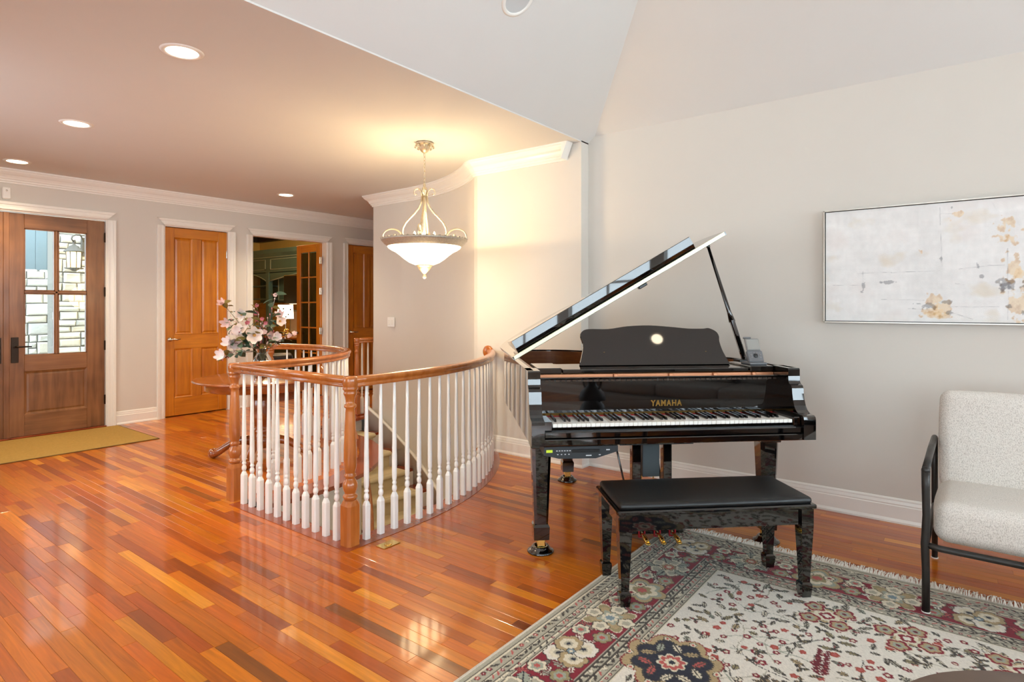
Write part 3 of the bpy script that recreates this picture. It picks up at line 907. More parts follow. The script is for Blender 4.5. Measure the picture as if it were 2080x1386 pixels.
for k in range(4):
    a = math.radians(-52.3) + PI / 2 * k
    ca, sa = math.cos(a), math.sin(a)
    m = MB()
    def P3(r, z): return (r * ca, r * sa, z)
    prof = [(.018, 2.36), (.03, 2.30), (.05, 2.255), (.09, 2.205), (.13, 2.165), (.165, 2.125), (.188, 2.08), (.192, 2.04), (.182, 2.005), (.17, 1.985)]
    m.tube([P3(*p) for p in prof], [.008, .009, .009, .009, .009, .009, .009, .0085, .008, .007], 8)
    # small scroll at the hub
    m.tube([P3(.02, 2.36), P3(.03, 2.40), P3(.055, 2.425), (.085 * ca, .085 * sa, 2.415), P3(.092, 2.385), P3(.08, 2.37), P3(.068, 2.38)], [.007, .007, .007, .007, .006, .006, .005], 6)
    m.build('arm', silver, pend)
    s2 = MB()
    sc2 = []
    for i in range(22):
        t = i / 21
        ang = PI * .92 - t * PI * 2.15
        rr = .098 * (1 - .58 * t)
        sc2.append(P3(.292 + rr * math.cos(ang) * 1.0, 2.0 + rr * math.sin(ang) * .9 - .005))
    s2.tube([P3(.19, 1.98)] + sc2, [.008] + [.0078 - .002 * i / 21 for i in range(22)], 6)
    s2.ball(sc2[-1], .011, 8, 6)
    s2.build('scroll', silver, pend)
m = MB()
m.lathe([(.30, 1.905), (.318, 1.918), (.345, 1.938), (.362, 1.958), (.372, 1.966), (.374, 1.976), (.366, 1.982), (.35, 1.978), (.33, 1.955), (.30, 1.925)], 64, cap=False)
for k in range(44):
    a = 2 * PI * k / 44
    m.ball((.367 * math.cos(a), .367 * math.sin(a), 1.983), (.012, .012, .007), 6, 4)
m.build('bowl_rim', pewter, pend)
bowl_glow = emit('bowl_glass', (255, 232, 190), 3.2, (255, 245, 225))
m = MB()
m.lathe([(.312, 1.93), (.318, 1.915), (.31, 1.902), (.285, 1.885), (.25, 1.868), (.215, 1.842), (.175, 1.808), (.13, 1.778), (.08, 1.758), (.03, 1.752), (0, 1.752)], 48, cap=False)
m.build('glass_bowl', bowl_glow, pend)
m = MB()
m.lathe([(.066, 1.768), (.072, 1.762), (.074, 1.752), (.066, 1.748), (.058, 1.735), (.045, 1.715), (.03, 1.7), (.02, 1.69), (.012, 1.682), (.010, 1.676), (.016, 1.668), (.0185, 1.658), (.016, 1.647), (.006, 1.638), (0, 1.637)], 20)
m.build('finial', silver, pend)
candle = emit('bulb_glow', (255, 226, 170), 10.)
for k in range(4):
    a = PI / 4 + PI / 2 * k
    m = MB(); m.lathe([(0, 1.955), (.012, 1.957), (.015, 1.98), (.016, 2.005), (.011, 2.03), (.004, 2.05), (0, 2.052)], 10, Matrix.Translation((.085 * math.cos(a), .085 * math.sin(a), 0)))
    m.build('bulb', candle, pend)
    point('bulb_light', (.085 * math.cos(a), .085 * math.sin(a), 1.99), 19, WARM, .03, pend)
point('bowl_light', (0, 0, 1.55), 24, WARM, .2, pend)

# ================================================================ STUDY BEYOND THE DOORWAY
mustard = plain('mustard_wall', (220, 182, 98), .7, noise=.03, nscale=5)
green = plain('dark_green_cabinet', (70, 92, 80), .36, spec=.45, noise=.1, nscale=8)
green_edge = plain('rubbed_cabinet_edge', (142, 148, 126), .4, noise=.1, nscale=30)
dark_stain = plain('dark_stained_trim', (38, 26, 18), .45, noise=.1)
ZS = 3.12
m = MB(); m.box(4.05, 8.1, 14.2, 14.3, 0, ZS).box(8.0, 8.1, YB + .12, 14.2, 0, ZS).box(3.95, 4.05, YB + .12, 14.3, 0, ZS).box(4.05, 8.0, YB + .121, YB + .14, 2.5, ZS)
struct(m.build('wall_study', mustard))
m = MB(); m.box(4.0, 8.1, YB + .12, 14.3, -.05, 0)
struct(m.build('floor_study', nosing_wood))
m = MB(); m.box(4.0, 8.1, YB + .12, 14.3, ZS, ZS + .08)
struct(m.build('ceiling_study', mustard))
m = MB(); m.box(7.86, 8.0, 8.2, 14.2, 2.98, ZS).box(4.05, 7.86, 14.06, 14.2, 2.98, ZS)
struct(m.build('trim_8', dark_stain))
XC, YC = 7.3, 11.2                           # face of the built-in cabinet
cab = thing('built_in_cabinet', 'dark green built-in cabinet with arched valance seen through the study doorway', 'cabinet', (XC, YC, 0))
def cb(name, mat_, x0, x1, y0, y1, z0, z1, bev=.004, par=cab): return MB().box(x0 - XC, x1 - XC, y0 - YC, y1 - YC, z0, z1, bev).build(name, mat_, par)
cb('carcass_back', green, 7.9, 7.98, 9.0, 14.0, 0, 2.5)
m = MB(); m.sweep([(0, 2.8, 2.55), (0, -2.2, 2.55)], [(0, -.06), (.02, -.06), (.03, -.03), (.08, .03), (.10, .11), (0, .11), (-.6, .11), (-.6, 0)]); m.build('cornice', green, cab)
for zz in (2.50, 2.62):
    m = MB(); m.sweep([(0, 2.8, zz), (0, -2.2, zz)], [(.0, -.012), (.024 + .06 * (zz > 2.6), -.012), (.024 + .06 * (zz > 2.6), 0), (0, 0)]); m.build('cornice_bead', green_edge, cab)
cb('frieze', green, XC, 7.34, 9.0, 14.0, 2.14, 2.50)
for (a, b) in ((9.2, 10.55), (10.65, 12.5), (12.7, 13.9)):
    f = MB()
    for q in ((a, b, 2.22, 2.232), (a, b, 2.44, 2.452), (a, a + .02, 2.22, 2.45), (b - .02, b, 2.22, 2.45)): f.box(-.012, 0, q[0] - YC, q[1] - YC, q[2], q[3])
    f.build('frieze_panel_bead', green_edge, cab)
def valance(a, b):
    n = 16
    top = [(a + (b - a) * i / n, 2.16) for i in range(n + 1)]
    bot = [(b - (b - a) * i / n, 1.96 + .16 * math.sin(PI * i / n)) for i in range(n + 1)]
    m = MB(); m.prism([(y - YC, z) for y, z in top + bot], 0, .04, Matrix(((0, 0, 1, -.0), (1, 0, 0, 0), (0, 1, 0, 0), (0, 0, 0, 1))))
    m.build('valance', green, cab)
    m = MB(); m.tube([(-.004, y - YC, z) for y, z in bot], .012, 5); m.build('valance_bead', green_edge, cab)
valance(9.1, 12.54); valance(12.66, 13.95)
for y in (9.05, 12.6, 14.0): cb('pilaster', green, XC - .02, XC + .08, y - .06, y + .06, .8, 2.16)
for z in (1.55, 1.85): cb('shelf', green, 7.4, 7.9, 12.68, 13.95, z, z + .025)
for (a, b) in ((11.75, 12.5), (11.0, 11.7)):
    d_ = cb('cabinet_door', green, 7.48, 7.51, a, b, 1.50, 2.06)
    f = MB()
    for q in ((a + .03, b - .03, 1.53, 1.545), (a + .03, b - .03, 2.01, 2.025), (a + .03, a + .045, 1.53, 2.02), (b - .045, b - .03, 1.53, 2.02)): f.box(7.465 - XC, 7.48 - XC, q[0] - YC, q[1] - YC, q[2], q[3])
    f.build('door_bead', green_edge, d_)
for a, b in ((9.1, 10.2), (10.25, 11.4), (11.5, 12.4), (12.45, 13.9)): cb('base_door', green, XC + .02, XC + .05, a, b, .1, .70)
cb('carcass_base', green, XC + .05, 7.9, 9.0, 14.0, 0, .72)
backs = wood('amber_backsplash', (176, 120, 40), (214, 160, 66), (20, 2, 20), .4, .2)
cb('backsplash', backs, 7.88, 7.895, 9.0, 14.0, .78, 1.48)
tag(MB().box(6.80, 7.88, 9.0, 14.0, .725, .765, .008).build('study_countertop', table_wood), 'polished brown wood countertop under the study lamp', 'countertop')
tv = thing('monitor', 'black flat monitor mounted on the study cabinet beside the french door', 'monitor', (7.18, 11.22, 1.44), math.radians(4))
MB().box(-.02, .03, -.47, .47, 0, .62, .008).build('bezel', nickel, tv); MB().box(-.024, -.018, -.455, .455, .018, .602).build('screen', plain('dark_screen', (8, 9, 9), .12), tv)
MB().box(.03, .30, -.05, .05, .25, .37).build('wall_arm', satin_black, tv)
lamp = thing('table_lamp', 'lit table lamp with white dotted drum shade on the study counter', 'lamp', (7.02, 11.44, .765))
m = MB(); m.lathe([(0, 0), (.085, 0), (.085, .012), (.02, .02), (.012, .04), (.010, .37), (.014, .40), (.008, .46), (0, .46)], 16); m.build('base', nickel, lamp)
m = MB(); m.lathe([(.165, .37), (.150, .66), (.146, .66), (.161, .37)], 28, cap=False)
sh = m.build('shade', emit('lamp_shade', (255, 240, 214), 3.0), lamp)
for a, z in ((3.9, .58), (4.5, .46), (3.4, .50), (4.2, .41), (4.8, .56), (3.6, .42)):
    MB().ball((.158 * math.cos(a), .158 * math.sin(a), z), (.016, .016, .018), 8, 6).build('shade_dot', dark_stain, sh)
point('lamp_light', (0, 0, .52), 22, WARM, .06, lamp)
gs = MB()
T = (1 + 5 ** .5) / 2
ico = [Vector(v).normalized() * .085 for v in ((-1, T, 0), (1, T, 0), (-1, -T, 0), (1, -T, 0), (0, -1, T), (0, 1, T), (0, -1, -T), (0, 1, -T), (T, 0, -1), (T, 0, 1), (-T, 0, -1), (-T, 0, 1))]
for i in range(12):
    for j in range(i):
        if (ico[i] - ico[j]).length < .095: gs.tube([ico[i], ico[j]], .008, 5)
for p in ico: gs.ball(p, .010, 6, 4)
tag(gs.build('wire_sphere', brass, None, (6.88, 11.17, .765 + .083), (0, .0, .3)), 'gold wire sphere ornament on the study counter', 'ornament')
fr_ = thing('picture_frame', 'small pale framed print leaning behind the bouquet by the study lamp', 'picture', (7.6, 12.0, .765))
MB().box(-.01, .01, -.2, .2, 0, .55, .004).build('frame', green_edge, fr_); MB().box(-.013, -.008, -.16, .16, .04, .51).build('print', plain('print_paper', (200, 186, 160), .7, noise=.15, nscale=14), fr_)
dk = thing('study_chair', 'dark leather study chair beyond the far railing', 'chair', (5.9, 9.9, 0), math.radians(60))
m = MB(); vs, fs = rbox(.56, .54, .12, .04, 3); m.add([(a, b, c + .42) for a, b, c in vs], fs, True); m.build('seat', plain('dark_leather', (40, 24, 16), .4), dk)
m = MB(); vs, fs = rbox(.54, .10, .50, .04, 3); m.add([(a, b + .26, c + .5) for a, b, c in vs], fs, True); m.build('backrest', MATS['dark_leather'], dk)
for sx in (-1, 1):
    for sy in (-1, 1): MB().tube([(sx * .23, sy * .22, .45), (sx * .25, sy * .25, 0)], [.022, .016], 8).build('leg', dark_stain, dk)
t = thing('study_fill_dome', 'unseen flush dome light added inside the study above the doorway', 'ceiling light', (6.0, 10.3, ZS))  # hidden by the door head; added to brighten the dark study
MB().lathe([(0, -.001), (.17, -.001), (.175, -.02), (.165, -.03)], 28, cap=False).build('base', nickel, t)
MB().lathe([(.165, -.02), (.15, -.06), (.10, -.09), (0, -.10)], 28, cap=False).build('dome', can_glow, t)
point('study_fill_light', (0, 0, -.22), 95, (1, .84, .58), .12, t)

# ================================================================ PORCH OUTSIDE THE FRONT DOOR
stone_cols = [(226, 224, 218), (212, 212, 206), (232, 228, 218), (204, 204, 200), (218, 212, 200)]
stone_mats = [plain('limestone_%d' % i, c, .9, spec=.15, noise=.14, nscale=22, bump=.9, bscale=26) for i, c in enumerate(stone_cols)]
mortar = plain('mortar', (120, 116, 108), .95, bump=.4)
def stone_wall(name, label, x0, x1, y, z0, z1, seed, t=.25):
    rd = random.Random(seed)
    root = thing(name, label, 'wall', ((x0 + x1) / 2, y, 0))
    MB().box(x0 - (x0 + x1) / 2, x1 - (x0 + x1) / 2, .03, t, 0, z1).build('mortar_bed', mortar, root)
    z = z0
    while z < z1:
        h = rd.choice((.09, .12, .15, .19)); x_ = x0 - rd.uniform(0, .2)
        while x_ < x1:
            w_ = rd.choice((.13, .19, .26, .34)) * rd.uniform(.8, 1.2)
            a, b = max(x_, x0), min(x_ + w_, x1)
            if b - a > .05:
                hh = min(h, z1 - z)
                split = rd.random() < .2 and hh > .13
                for (c, d) in (((0, .5), (.5, 1)) if split else ((0, 1),)):
                    g = .007
                    j = lambda: rd.uniform(-.012, .012)
                    zz0, zz1 = z + hh * c + g, z + hh * d - g
                    xa, xb = a + g, b - g
                    dp = rd.uniform(-.03, .012)
                    cx_, cz_ = (xa + xb) / 2, (zz0 + zz1) / 2
                    base = [(xa, .04, zz0), (xb, .04, zz0), (xb, .04, zz1), (xa, .04, zz1)]
                    mid = [(xa + j() * .5, dp + .02, zz0 + j() * .5), (xb + j() * .5, dp + .02, zz0 + j() * .5), (xb + j() * .5, dp + .02, zz1 + j() * .5), (xa + j() * .5, dp + .02, zz1 + j() * .5)]
                    top = [(xa + .022, dp - .005 + j(), zz0 + .02), (xb - .022, dp - .005 + j(), zz0 + .02), (xb - .022, dp - .005 + j(), zz1 - .02), (xa + .022, dp - .005 + j(), zz1 - .02)]
                    vs = [(q[0] - cx_, q[1], q[2] - cz_) for q in base + mid + top]
                    fs = [(8, 9, 10, 11)] + [(k, (k + 1) % 4, 4 + (k + 1) % 4, 4 + k) for k in range(4)] + [(4 + k, 4 + (k + 1) % 4, 8 + (k + 1) % 4, 8 + k) for k in range(4)]
                    MB().add(vs, fs).build('stone', rd.choice(stone_mats), root, (cx_ - (x0 + x1) / 2, 0, cz_))
            x_ += w_
        z += h
    return root
stone_wall('porch_stone_pier', 'pale stone porch wall with the lantern seen through the right door panes', 2.74, 3.75, 10.4, .5, 3.0, 3)
stone_wall('far_stone_wall', 'bright stone wall farther back seen through the left door panes', 1.5, 3.4, 11.9, .2, 1.98, 5)
sid = thing('gable_siding', 'blue grey boarded gable above the bright stone wall outside', 'siding', (2.4, 12.6, 0))
sid_m = plain('blue_grey_siding', (120, 138, 146), .7, noise=.04)
for k in range(18): MB().box(-1.4 + .16 * k, -1.4 + .16 * k + .155, 0, .03, 0, 4.2, .004).build('board', sid_m, sid)
paving = plain('porch_concrete', (190, 188, 182), .85, noise=.08, nscale=10)
struct(MB().box(-3, 8.5, 8.1, 14.5, -.12, -.06).build('floor_porch', paving))
ln = thing('porch_lantern', 'lit hanging carriage lantern on a scroll bracket outside the front door', 'lantern', (2.93, 10.18, 1.97))
lm_ = plain('aged_lantern_metal', (98, 92, 84), .55, .5, noise=.2, nscale=40)
m = MB(); m.tube([(.18, .2, .30), (.16, .17, .40), (.10, .08, .46), (.02, 0, .45), (-.035, -.04, .42), (-.045, -.05, .38), (-.015, -.02, .355), (.01, .0, .37)], .012, 6).box(.14, .20, .17, .22, .16, .44, .01); m.build('bracket', lm_, ln)
m = MB(); m.lathe([(0, .37), (.02, .36), (.025, .34), (.012, .32), (.03, .30), (.06, .285), (.07, .26), (.12, .225), (.135, .205), (.125, .20), (0, .20)], 8); m.build('roof', lm_, ln)
m = MB(); m.lathe([(.095, .20), (.085, -.02), (0, -.02)], 8, cap=False, smooth=False); m.build('lantern_glass', emit('lantern_glass', (255, 214, 160), 3.2), ln)
m = MB()
for k in range(8):
    a = 2 * PI * k / 8
    m.tube([(.098 * math.cos(a), .098 * math.sin(a), .20), (.088 * math.cos(a), .088 * math.sin(a), -.02)], .006, 5)
m.lathe([(.09, -.02), (.12, -.022), (.12, -.035), (.05, -.05), (.02, -.07), (0, -.075)], 8); m.build('cage', lm_, ln)

# ================================================================ GRAND PIANO
PO = (3.268, 1.468, 0); PR = math.radians(-46.25)
pn = thing('grand_piano', 'black lacquered grand piano with its lid propped open', 'piano', PO, PR)
UL, UR = -.77, .797
OUT = [(UL, -.12), (UL, 1.26), (-.755, 1.36), (-.70, 1.435), (-.60, 1.47), (-.42, 1.475), (-.27, 1.44), (-.15, 1.36), (-.04, 1.22), (.07, 1.06), (.21, .94), (.40, .86), (.57, .80), (.70, .71), (.77, .58), (UR, .42), (UR, -.12)]
def inset(P, d, closed=False):
    out = []
    n = len(P)
    for i in range(n):
        a = Vector(P[i - 1]) if i > 0 else Vector(P[0]) * 2 - Vector(P[1])
        b = Vector(P[i]); c = Vector(P[i + 1]) if i < n - 1 else Vector(P[-1]) * 2 - Vector(P[-2])
        t = ((b - a).normalized() + (c - b).normalized()).normalized()
        nrm = Vector((t.y, -t.x))
        k = 1 / max(.5, t.dot((b - a).normalized()))
        out.append(tuple(b + nrm * d * k))
    return out
# smooth the outline
def smooth(P, it=2):
    for _ in range(it):
        Q = [P[0]]
        for i in range(len(P) - 1):
            a, b = P[i], P[i + 1]
            Q += [(a[0] * .75 + b[0] * .25, a[1] * .75 + b[1] * .25), (a[0] * .25 + b[0] * .75, a[1] * .25 + b[1] * .75)]
        Q.append(P[-1]); P = Q
    return P
RIM = [(UL, -.12)] + smooth(OUT[1:-1], 2) + [(UR, -.12)]
IN1, IN2 = inset(RIM, .035), inset(RIM, .065)
def shell(a, b, z0, z1):
    m = MB(); n = len(a)
    vs = [(x_, y_, z) for z in (z0, z1) for x_, y_ in a] + [(x_, y_, z) for z in (z0, z1) for x_, y_ in b]
    fs = []
    for i in range(n - 1):
        fs += [(i, i + 1, n + i + 1, n + i), (2 * n + i, 3 * n + i, 3 * n + i + 1, 2 * n + i + 1), (n + i, n + i + 1, 3 * n + i + 1, 3 * n + i), (i, 2 * n + i, 2 * n + i + 1, i + 1)]
    fs += [(0, n, 3 * n, 2 * n), (n - 1, 3 * n - 1, 4 * n - 1, 2 * n - 1)]
    m.add(vs, fs, False)
    return m
shell(RIM, IN1, .665, 1.045).build('rim', lacquer, pn)
shell(IN1, IN2, .70, 1.035).build('inner_rim', inner_wood, pn)
gold_plate = plain('gold_iron_plate', (190, 142, 72), .35, .7, noise=.06, nscale=8)
m = MB(); m.prism([(p[0], p[1]) for p in IN2[1:-1]] + [(UR - .065, .1), (UL + .065, .1)], .70, .90); m.build('iron_plate', gold_plate, pn)
for (a, b) in (((-.62, .35), (-.50, 1.30)), ((-.30, .35), (-.36, 1.32)), ((.05, .35), (-.18, 1.25)), ((.40, .35), (.18, .88))):
    MB().tube([(*a, .925), (*b, .925)], .016, 8).build('plate_strut', gold_plate, pn)
felt = plain('red_felt', (168, 28, 38), .9, noise=.1, nscale=80)
m = MB(); m.box(-.60, .55, .34, .40, .90, .935, .008); m.build('red_felt_strip', felt, pn)
st_ = MB()
for k in range(70):
    t = k / 69
    st_.tube([(-.62 + 1.2 * t, .30, .94), (-.66 + 1.05 * t, 1.32 - .55 * t ** 1.2, .937)], .0011, 3, cap=False)
so = st_.build('strings', nickel, pn); so['kind'] = 'stuff'
pins = MB()
for k in range(60):
    for j in range(3): pins.lathe([(.003, .90), (.003, .955), (0, .956)], 5, Matrix.Translation((-.60 + 1.15 * k / 59, .27 + .02 * j, 0)))
po_ = pins.build('tuning_pins', nickel, pn); po_['kind'] = 'stuff'
# keybed and key slip
MB().box(UL + .004, UR - .004, -.292, .10, .665, .700, .004).build('keybed', lacquer, pn)
MB().box(UL + .068, UR - .068, -.286, -.262, .702, .738, .006).build('key_slip', lacquer, pn)
MB().box(UL + .06, UR - .06, -.262, .09, .70, .742).build('key_frame', satin_black, pn)
CH = [(-.302, .668), (-.302, .778), (-.298, .792), (-.286, .799), (-.262, .801), (-.242, .806), (-.224, .818), (-.208, .84), (-.197, .87), (-.19, .905), (-.186, .935), (-.178, .950), (-.160, .958), (-.152, .97), (-.15, 1.0), (-.15, 1.038), (-.143, 1.045), (.02, 1.045), (.02, .668)]
MXZ = Matrix(((0, 0, 1, 0), (1, 0, 0, 0), (0, 1, 0, 0), (0, 0, 0, 1)))
for a, b in ((UL - .001, UL + .068), (UR - .068, UR + .001)):
    m = MB(); m.prism(CH, a, b, MXZ); m.build('arm', lacquer, pn)
K0, KW = -.654, .02577
for a, b in ((UL + .068, K0 - .002), (K0 + 52 * KW + .002, UR - .068)): MB().box(a, b, -.27, -.045, .74, .789, .004).build('key_block', lacquer, pn)
ivory = plain('ivory_key', (236, 232, 224), .22, spec=.5)
ebony = plain('ebony_key', (14, 13, 13), .22, spec=.5)
wk = MB().box(-KW / 2 + .0006, KW / 2 - .0006, -.262, -.05, .757, .776, .0018).mesh('white_key', ivory)
m = MB()
m.add([(-.0055, -.205, .776), (.0055, -.205, .776), (.0055, -.05, .776), (-.0055, -.05, .776), (-.0045, -.198, .790), (.0045, -.198, .790), (.0045, -.05, .791), (-.0045, -.05, .791)], [(4, 5, 6, 7), (0, 1, 5, 4), (1, 2, 6, 5), (2, 3, 7, 6), (3, 0, 4, 7)])
bk = m.mesh('black_key', ebony)
for k in range(52):
    from_mesh('white_key', wk, pn, (K0 + (k + .5) * KW, 0, 0))
    if k < 51 and (k % 7) not in (1, 4): from_mesh('black_key', bk, pn, (K0 + (k + 1) * KW, 0, 0))
MB().box(K0, K0 + 52 * KW, -.056, -.046, .776, .781).build('name_felt', felt, pn)
# fallboard
fbp = [(-.050, .796), (-.050, .81), (-.0485, .86), (-.048, .97), (-.044, .982), (-.02, .985), (-.02, .796)]
m = MB(); m.prism(fbp, UL + .068, UR - .068, MXZ); fall = m.build('fallboard', lacquer, pn)
cu = bpy.data.curves.new('lettering', 'FONT'); cu.body = 'YAMAHA'; cu.size = .046; cu.extrude = .0008; cu.align_x = 'CENTER'; cu.space_character = 1.22; cu.offset = .0018
tmp = bpy.data.objects.new('tmp', cu); COL.objects.link(tmp)
bpy.context.view_layer.update()
tme = bpy.data.meshes.new_from_object(tmp.evaluated_get(bpy.context.evaluated_depsgraph_get()))
bpy.data.objects.remove(tmp); tme.materials.clear(); tme.materials.append(brass)
lt = from_mesh('gold_lettering', tme, fall, (.046, -.0505, .827), (math.radians(90), 0, 0), (.84, 1, 1)); lt['label'] = 'gold YAMAHA lettering'
# top rail, action gap, music shelf
MB().box(UL + .068, UR - .068, -.05, -.015, .984, .996, .004).build('fallboard_rail', lacquer, pn)
m = MB()
for k in range(44): m.box(-.66 + .0315 * k, -.66 + .0315 * k + .02, -.049, -.047, .972, .982)
m.build('fallboard_hinge', bronze, fall)
copper = plain('copper_reflection', (196, 130, 90), .4, .4, noise=.05)  # copper tone painted in for the iron plate's reflection in the gap
MB().box(UL + .07, UR - .07, .005, .03, .93, 1.006).build('plate_reflection', copper, pn)
for u in (-.24, .09, .36, .60): MB().box(u - .012, u + .012, -.01, .01, .99, 1.008, .003).build('plate_reflection_rib', copper, pn)
m = MB(); m.box(UL + .22, UR - .22, .01, .345, 1.010, 1.034, .005); m.build('music_shelf', lacquer, pn)
for a, b in ((UL + .07, UL + .215), (UR - .215, UR - .07)): MB().box(a, b, .0, .30, 1.010, 1.044, .005).build('shelf_side_block', lacquer, pn)
# music desk
MD = [(-.408, .001), (-.379, .117), (-.392, .184), (-.380, .213), (-.338, .228), (-.215, .228), (-.090, .245), (.049, .250), (.187, .240), (.302, .229), (.396, .228), (.436, .231), (.481, .209), (.497, .179), (.496, .145), (.511, .082), (.548, .001)]
def catmull(P, n=4):
    out = []
    for i in range(len(P) - 1):
        p0, p1, p2, p3 = [np.array(P[min(max(j, 0), len(P) - 1)]) for j in (i - 1, i, i + 1, i + 2)]
        for k in range(n):
            t = k / n
            out.append(tuple(.5 * (2 * p1 + (p2 - p0) * t + (2 * p0 - 5 * p1 + 4 * p2 - p3) * t * t + (3 * p1 - p0 - 3 * p2 + p3) * t ** 3)))
    out.append(P[-1])
    return out
lean = math.atan(.27)
Mdesk = Matrix.Translation((0, .20, 1.035)) @ Matrix.Rotation(PI / 2 - lean, 4, 'X')
m = MB(); m.prism(catmull(MD), -.009, .009, Mdesk); md = m.build('music_desk', lacquer, pn)
for u in (-.25, .40): MB().tube([(u, .215, 1.12), (u, .32, 1.036)], .006, 6).build('desk_support', brass, md)
# lid
LA = math.radians(30.1)
Mlid = Matrix.Translation((-.79, 0, 1.058)) @ Matrix.Rotation(-LA, 4, 'Y')
LID = [(0, .35), (0, 1.27), (.015, 1.37), (.07, 1.45), (.17, 1.49), (.36, 1.495), (.52, 1.46), (.65, 1.37), (.77, 1.22), (.88, 1.07), (1.02, .95), (1.21, .87), (1.38, .81), (1.51, .72), (1.585, .59), (1.61, .44), (1.61, .35)]
LIDS = [(0, .35)] + smooth(LID[1:-1], 2) + [(1.61, .35)]
m = MB(); m.prism(LIDS, 0, .024, Mlid); lid = m.build('lid', lacquer, pn)
m = MB(); m.box(.006, 1.60, .343, .350, .002, .028, .002, Mlid); hg = m.build('lid_hinge', hinge_brass, lid); hg['label'] = 'bright brass piano hinge'
m = MB()
FP = [(.362, .026), (.352, .058), (.355, .060), (.3565, .110), (.362, .113), (.80, .078), (.80, .052)]
kf = len(FP)
m.add([(.045, b, c) for b, c in FP] + [(1.385 + .3 * max(0, b - .37), b, c) for b, c in FP], [tuple(range(kf)), tuple(range(2 * kf - 1, kf - 1, -1))] + [(i, (i + 1) % kf, kf + (i + 1) % kf, kf + i) for i in range(kf)], False, Mlid); m.build('front_lid_flap', lacquer, lid)
for s_ in (.2, 1.3): MB().lathe([(.014, .022), (.012, .054), (0, .054)], 10, Mlid @ Matrix.Translation((s_, .7, 0))).build('rubber_buffer', satin_black, lid)
MB().ball((0, 0, 0), .009, 8, 6, Mlid @ Matrix.Translation((1.40, .62, .03))).build('rubber_buffer', satin_black, lid)
MB().box(.93, .99, .36, .40, -.02, 0, .004, Mlid).build('lid_catch', satin_black, lid)
# prop stick: slim upper rod, stout lower part, base bracket
pb0 = Vector((.725, .345, 1.04)); pt0 = Mlid @ Vector((1.485, .40, -.004))
pd = (pt0 - pb0)
m = MB(); m.tube([pb0 + pd * .34, pb0 + pd * .42, pb0 + pd * .98], [.022, .014, .0095], 10); m.tube([pb0 + pd * .98, pt0], [.013, .013], 8); pr = m.build('prop_stick', lacquer, pn)
axp = pd.normalized().to_track_quat('Z', 'Y').to_matrix().to_4x4()
m = MB(); m.box(-.022, .022, -.014, .014, -.0, pd.length * .36, .006, Matrix.Translation(pb0) @ axp); m.build('prop_lower', lacquer, pr)
MB().box(.67, .80, .31, .40, 1.035, 1.052, .004).build('prop_bracket', satin_black, pn)
# legs
def piano_leg(u, v, nm):
    m = MB(); m.box(u - .062, u + .062, v - .062, v + .062, .60, .668, .004)
    square_to_round(q := MB(), [(.039, .165, 0), (.056, .612, 0)])
    m.add([(a + u, b + v, c) for a, b, c in q.v], q.f)
    m.add([(u + s1 * w_, v + s2 * w_, z) for z, w_ in ((.165, .039), (.150, .046), (.078, .043)) for s1, s2 in ((-1, -1), (1, -1), (1, 1), (-1, 1))],
          [(k, (k + 1) % 4, 4 + (k + 1) % 4, 4 + k) for k in range(4)] + [(4 + k, 4 + (k + 1) % 4, 8 + (k + 1) % 4, 8 + k) for k in range(4)] + [(8, 9, 10, 11)])
    lg = m.build('leg', lacquer, pn)
    c_ = MB(); c_.box(u - .022, u + .022, v - .03, v - .014, .028, .08, .003).box(u - .022, u + .022, v + .014, v + .03, .028, .08, .003).box(u - .026, u + .026, v - .03, v + .03, .07, .082, .002)
    c_.lathe([(.004, -.013), (.020, -.013), (.022, -.008), (.022, .008), (.020, .013), (.004, .013)], 16, Matrix.Translation((u, v, .040)) @ Matrix.Rotation(PI / 2, 4, 'X'))
    c_.build('brass_caster', brass, lg)
CUPS = [(-.678, 0., 'black glossy caster cup under the front left piano leg'), (.678, 0., 'black caster cup under the right piano leg by the rug fringe'), (-.253, 1.351, 'black caster cup under the rear piano leg')]
for u, v, lab in CUPS:
    piano_leg(u, v, lab)
    c, s_ = math.cos(PR), math.sin(PR)
    m = MB(); m.lathe([(0, 0), (.076, 0), (.078, .006), (.070, .014), (.058, .018), (.052, .030), (.046, .036), (.036, .036), (.030, .018), (0, .017)], 32)
    tag(m.build('caster_cup', lacquer, None, (PO[0] + u * c - v * s_, PO[1] + u * s_ + v * c, .0)), lab, 'caster cup', 'caster cups under the piano')
# pedal lyre
MB().box(-.115, -.060, .08, .13, .09, .60, .004).build('lyre_post', lacquer, pn)
MB().box(.075, .13, .08, .13, .09, .60, .004).build('lyre_post', lacquer, pn)
MB().box(-.05, .055, .085, .125, .38, .62, .003).build('lyre_panel', plain('lyre_grey', (62, 70, 74), .35), pn)
MB().box(-.14, .155, .06, .15, .61, .668, .004).build('lyre_head', lacquer, pn)
lb = MB().box(-.150, .185, .03, .19, .055, .115, .008).build('lyre_box', lacquer, pn)
for u in (-.035, .04): MB().tube([(u, .15, .1), (u, .16, .62)], .004, 6).build('pedal_rod', brass, pn)
for i, u in enumerate((-.075, .018, .11)):
    m = MB(); m.tube([(u, .06, .072), (u, .0, .068), (u, -.05, .06), (u, -.085, .052)], [.008, .010, .015, .012], 8); m.ball((u, -.082, .050), (.017, .022, .008), 10, 6)
    pdl = m.build('pedal', brass, pn)
    f = MB()
    for q in ((u - .02, u - .014, .046, .100), (u + .014, u + .02, .046, .100), (u - .02, u + .02, .094, .100), (u - .02, u + .02, .046, .050)): f.box(q[0], q[1], .018, .032, q[2], q[3])
    f.build('pedal_felt', felt, pdl)
for u0, u1 in ((-.10, -.35), (.11, .36)): MB().tube([(u0, .13, .12), (u1 * .4, .45, .62), (u1 * .4, .47, .66)], .007, 6).build('lyre_brace', lacquer, pn)
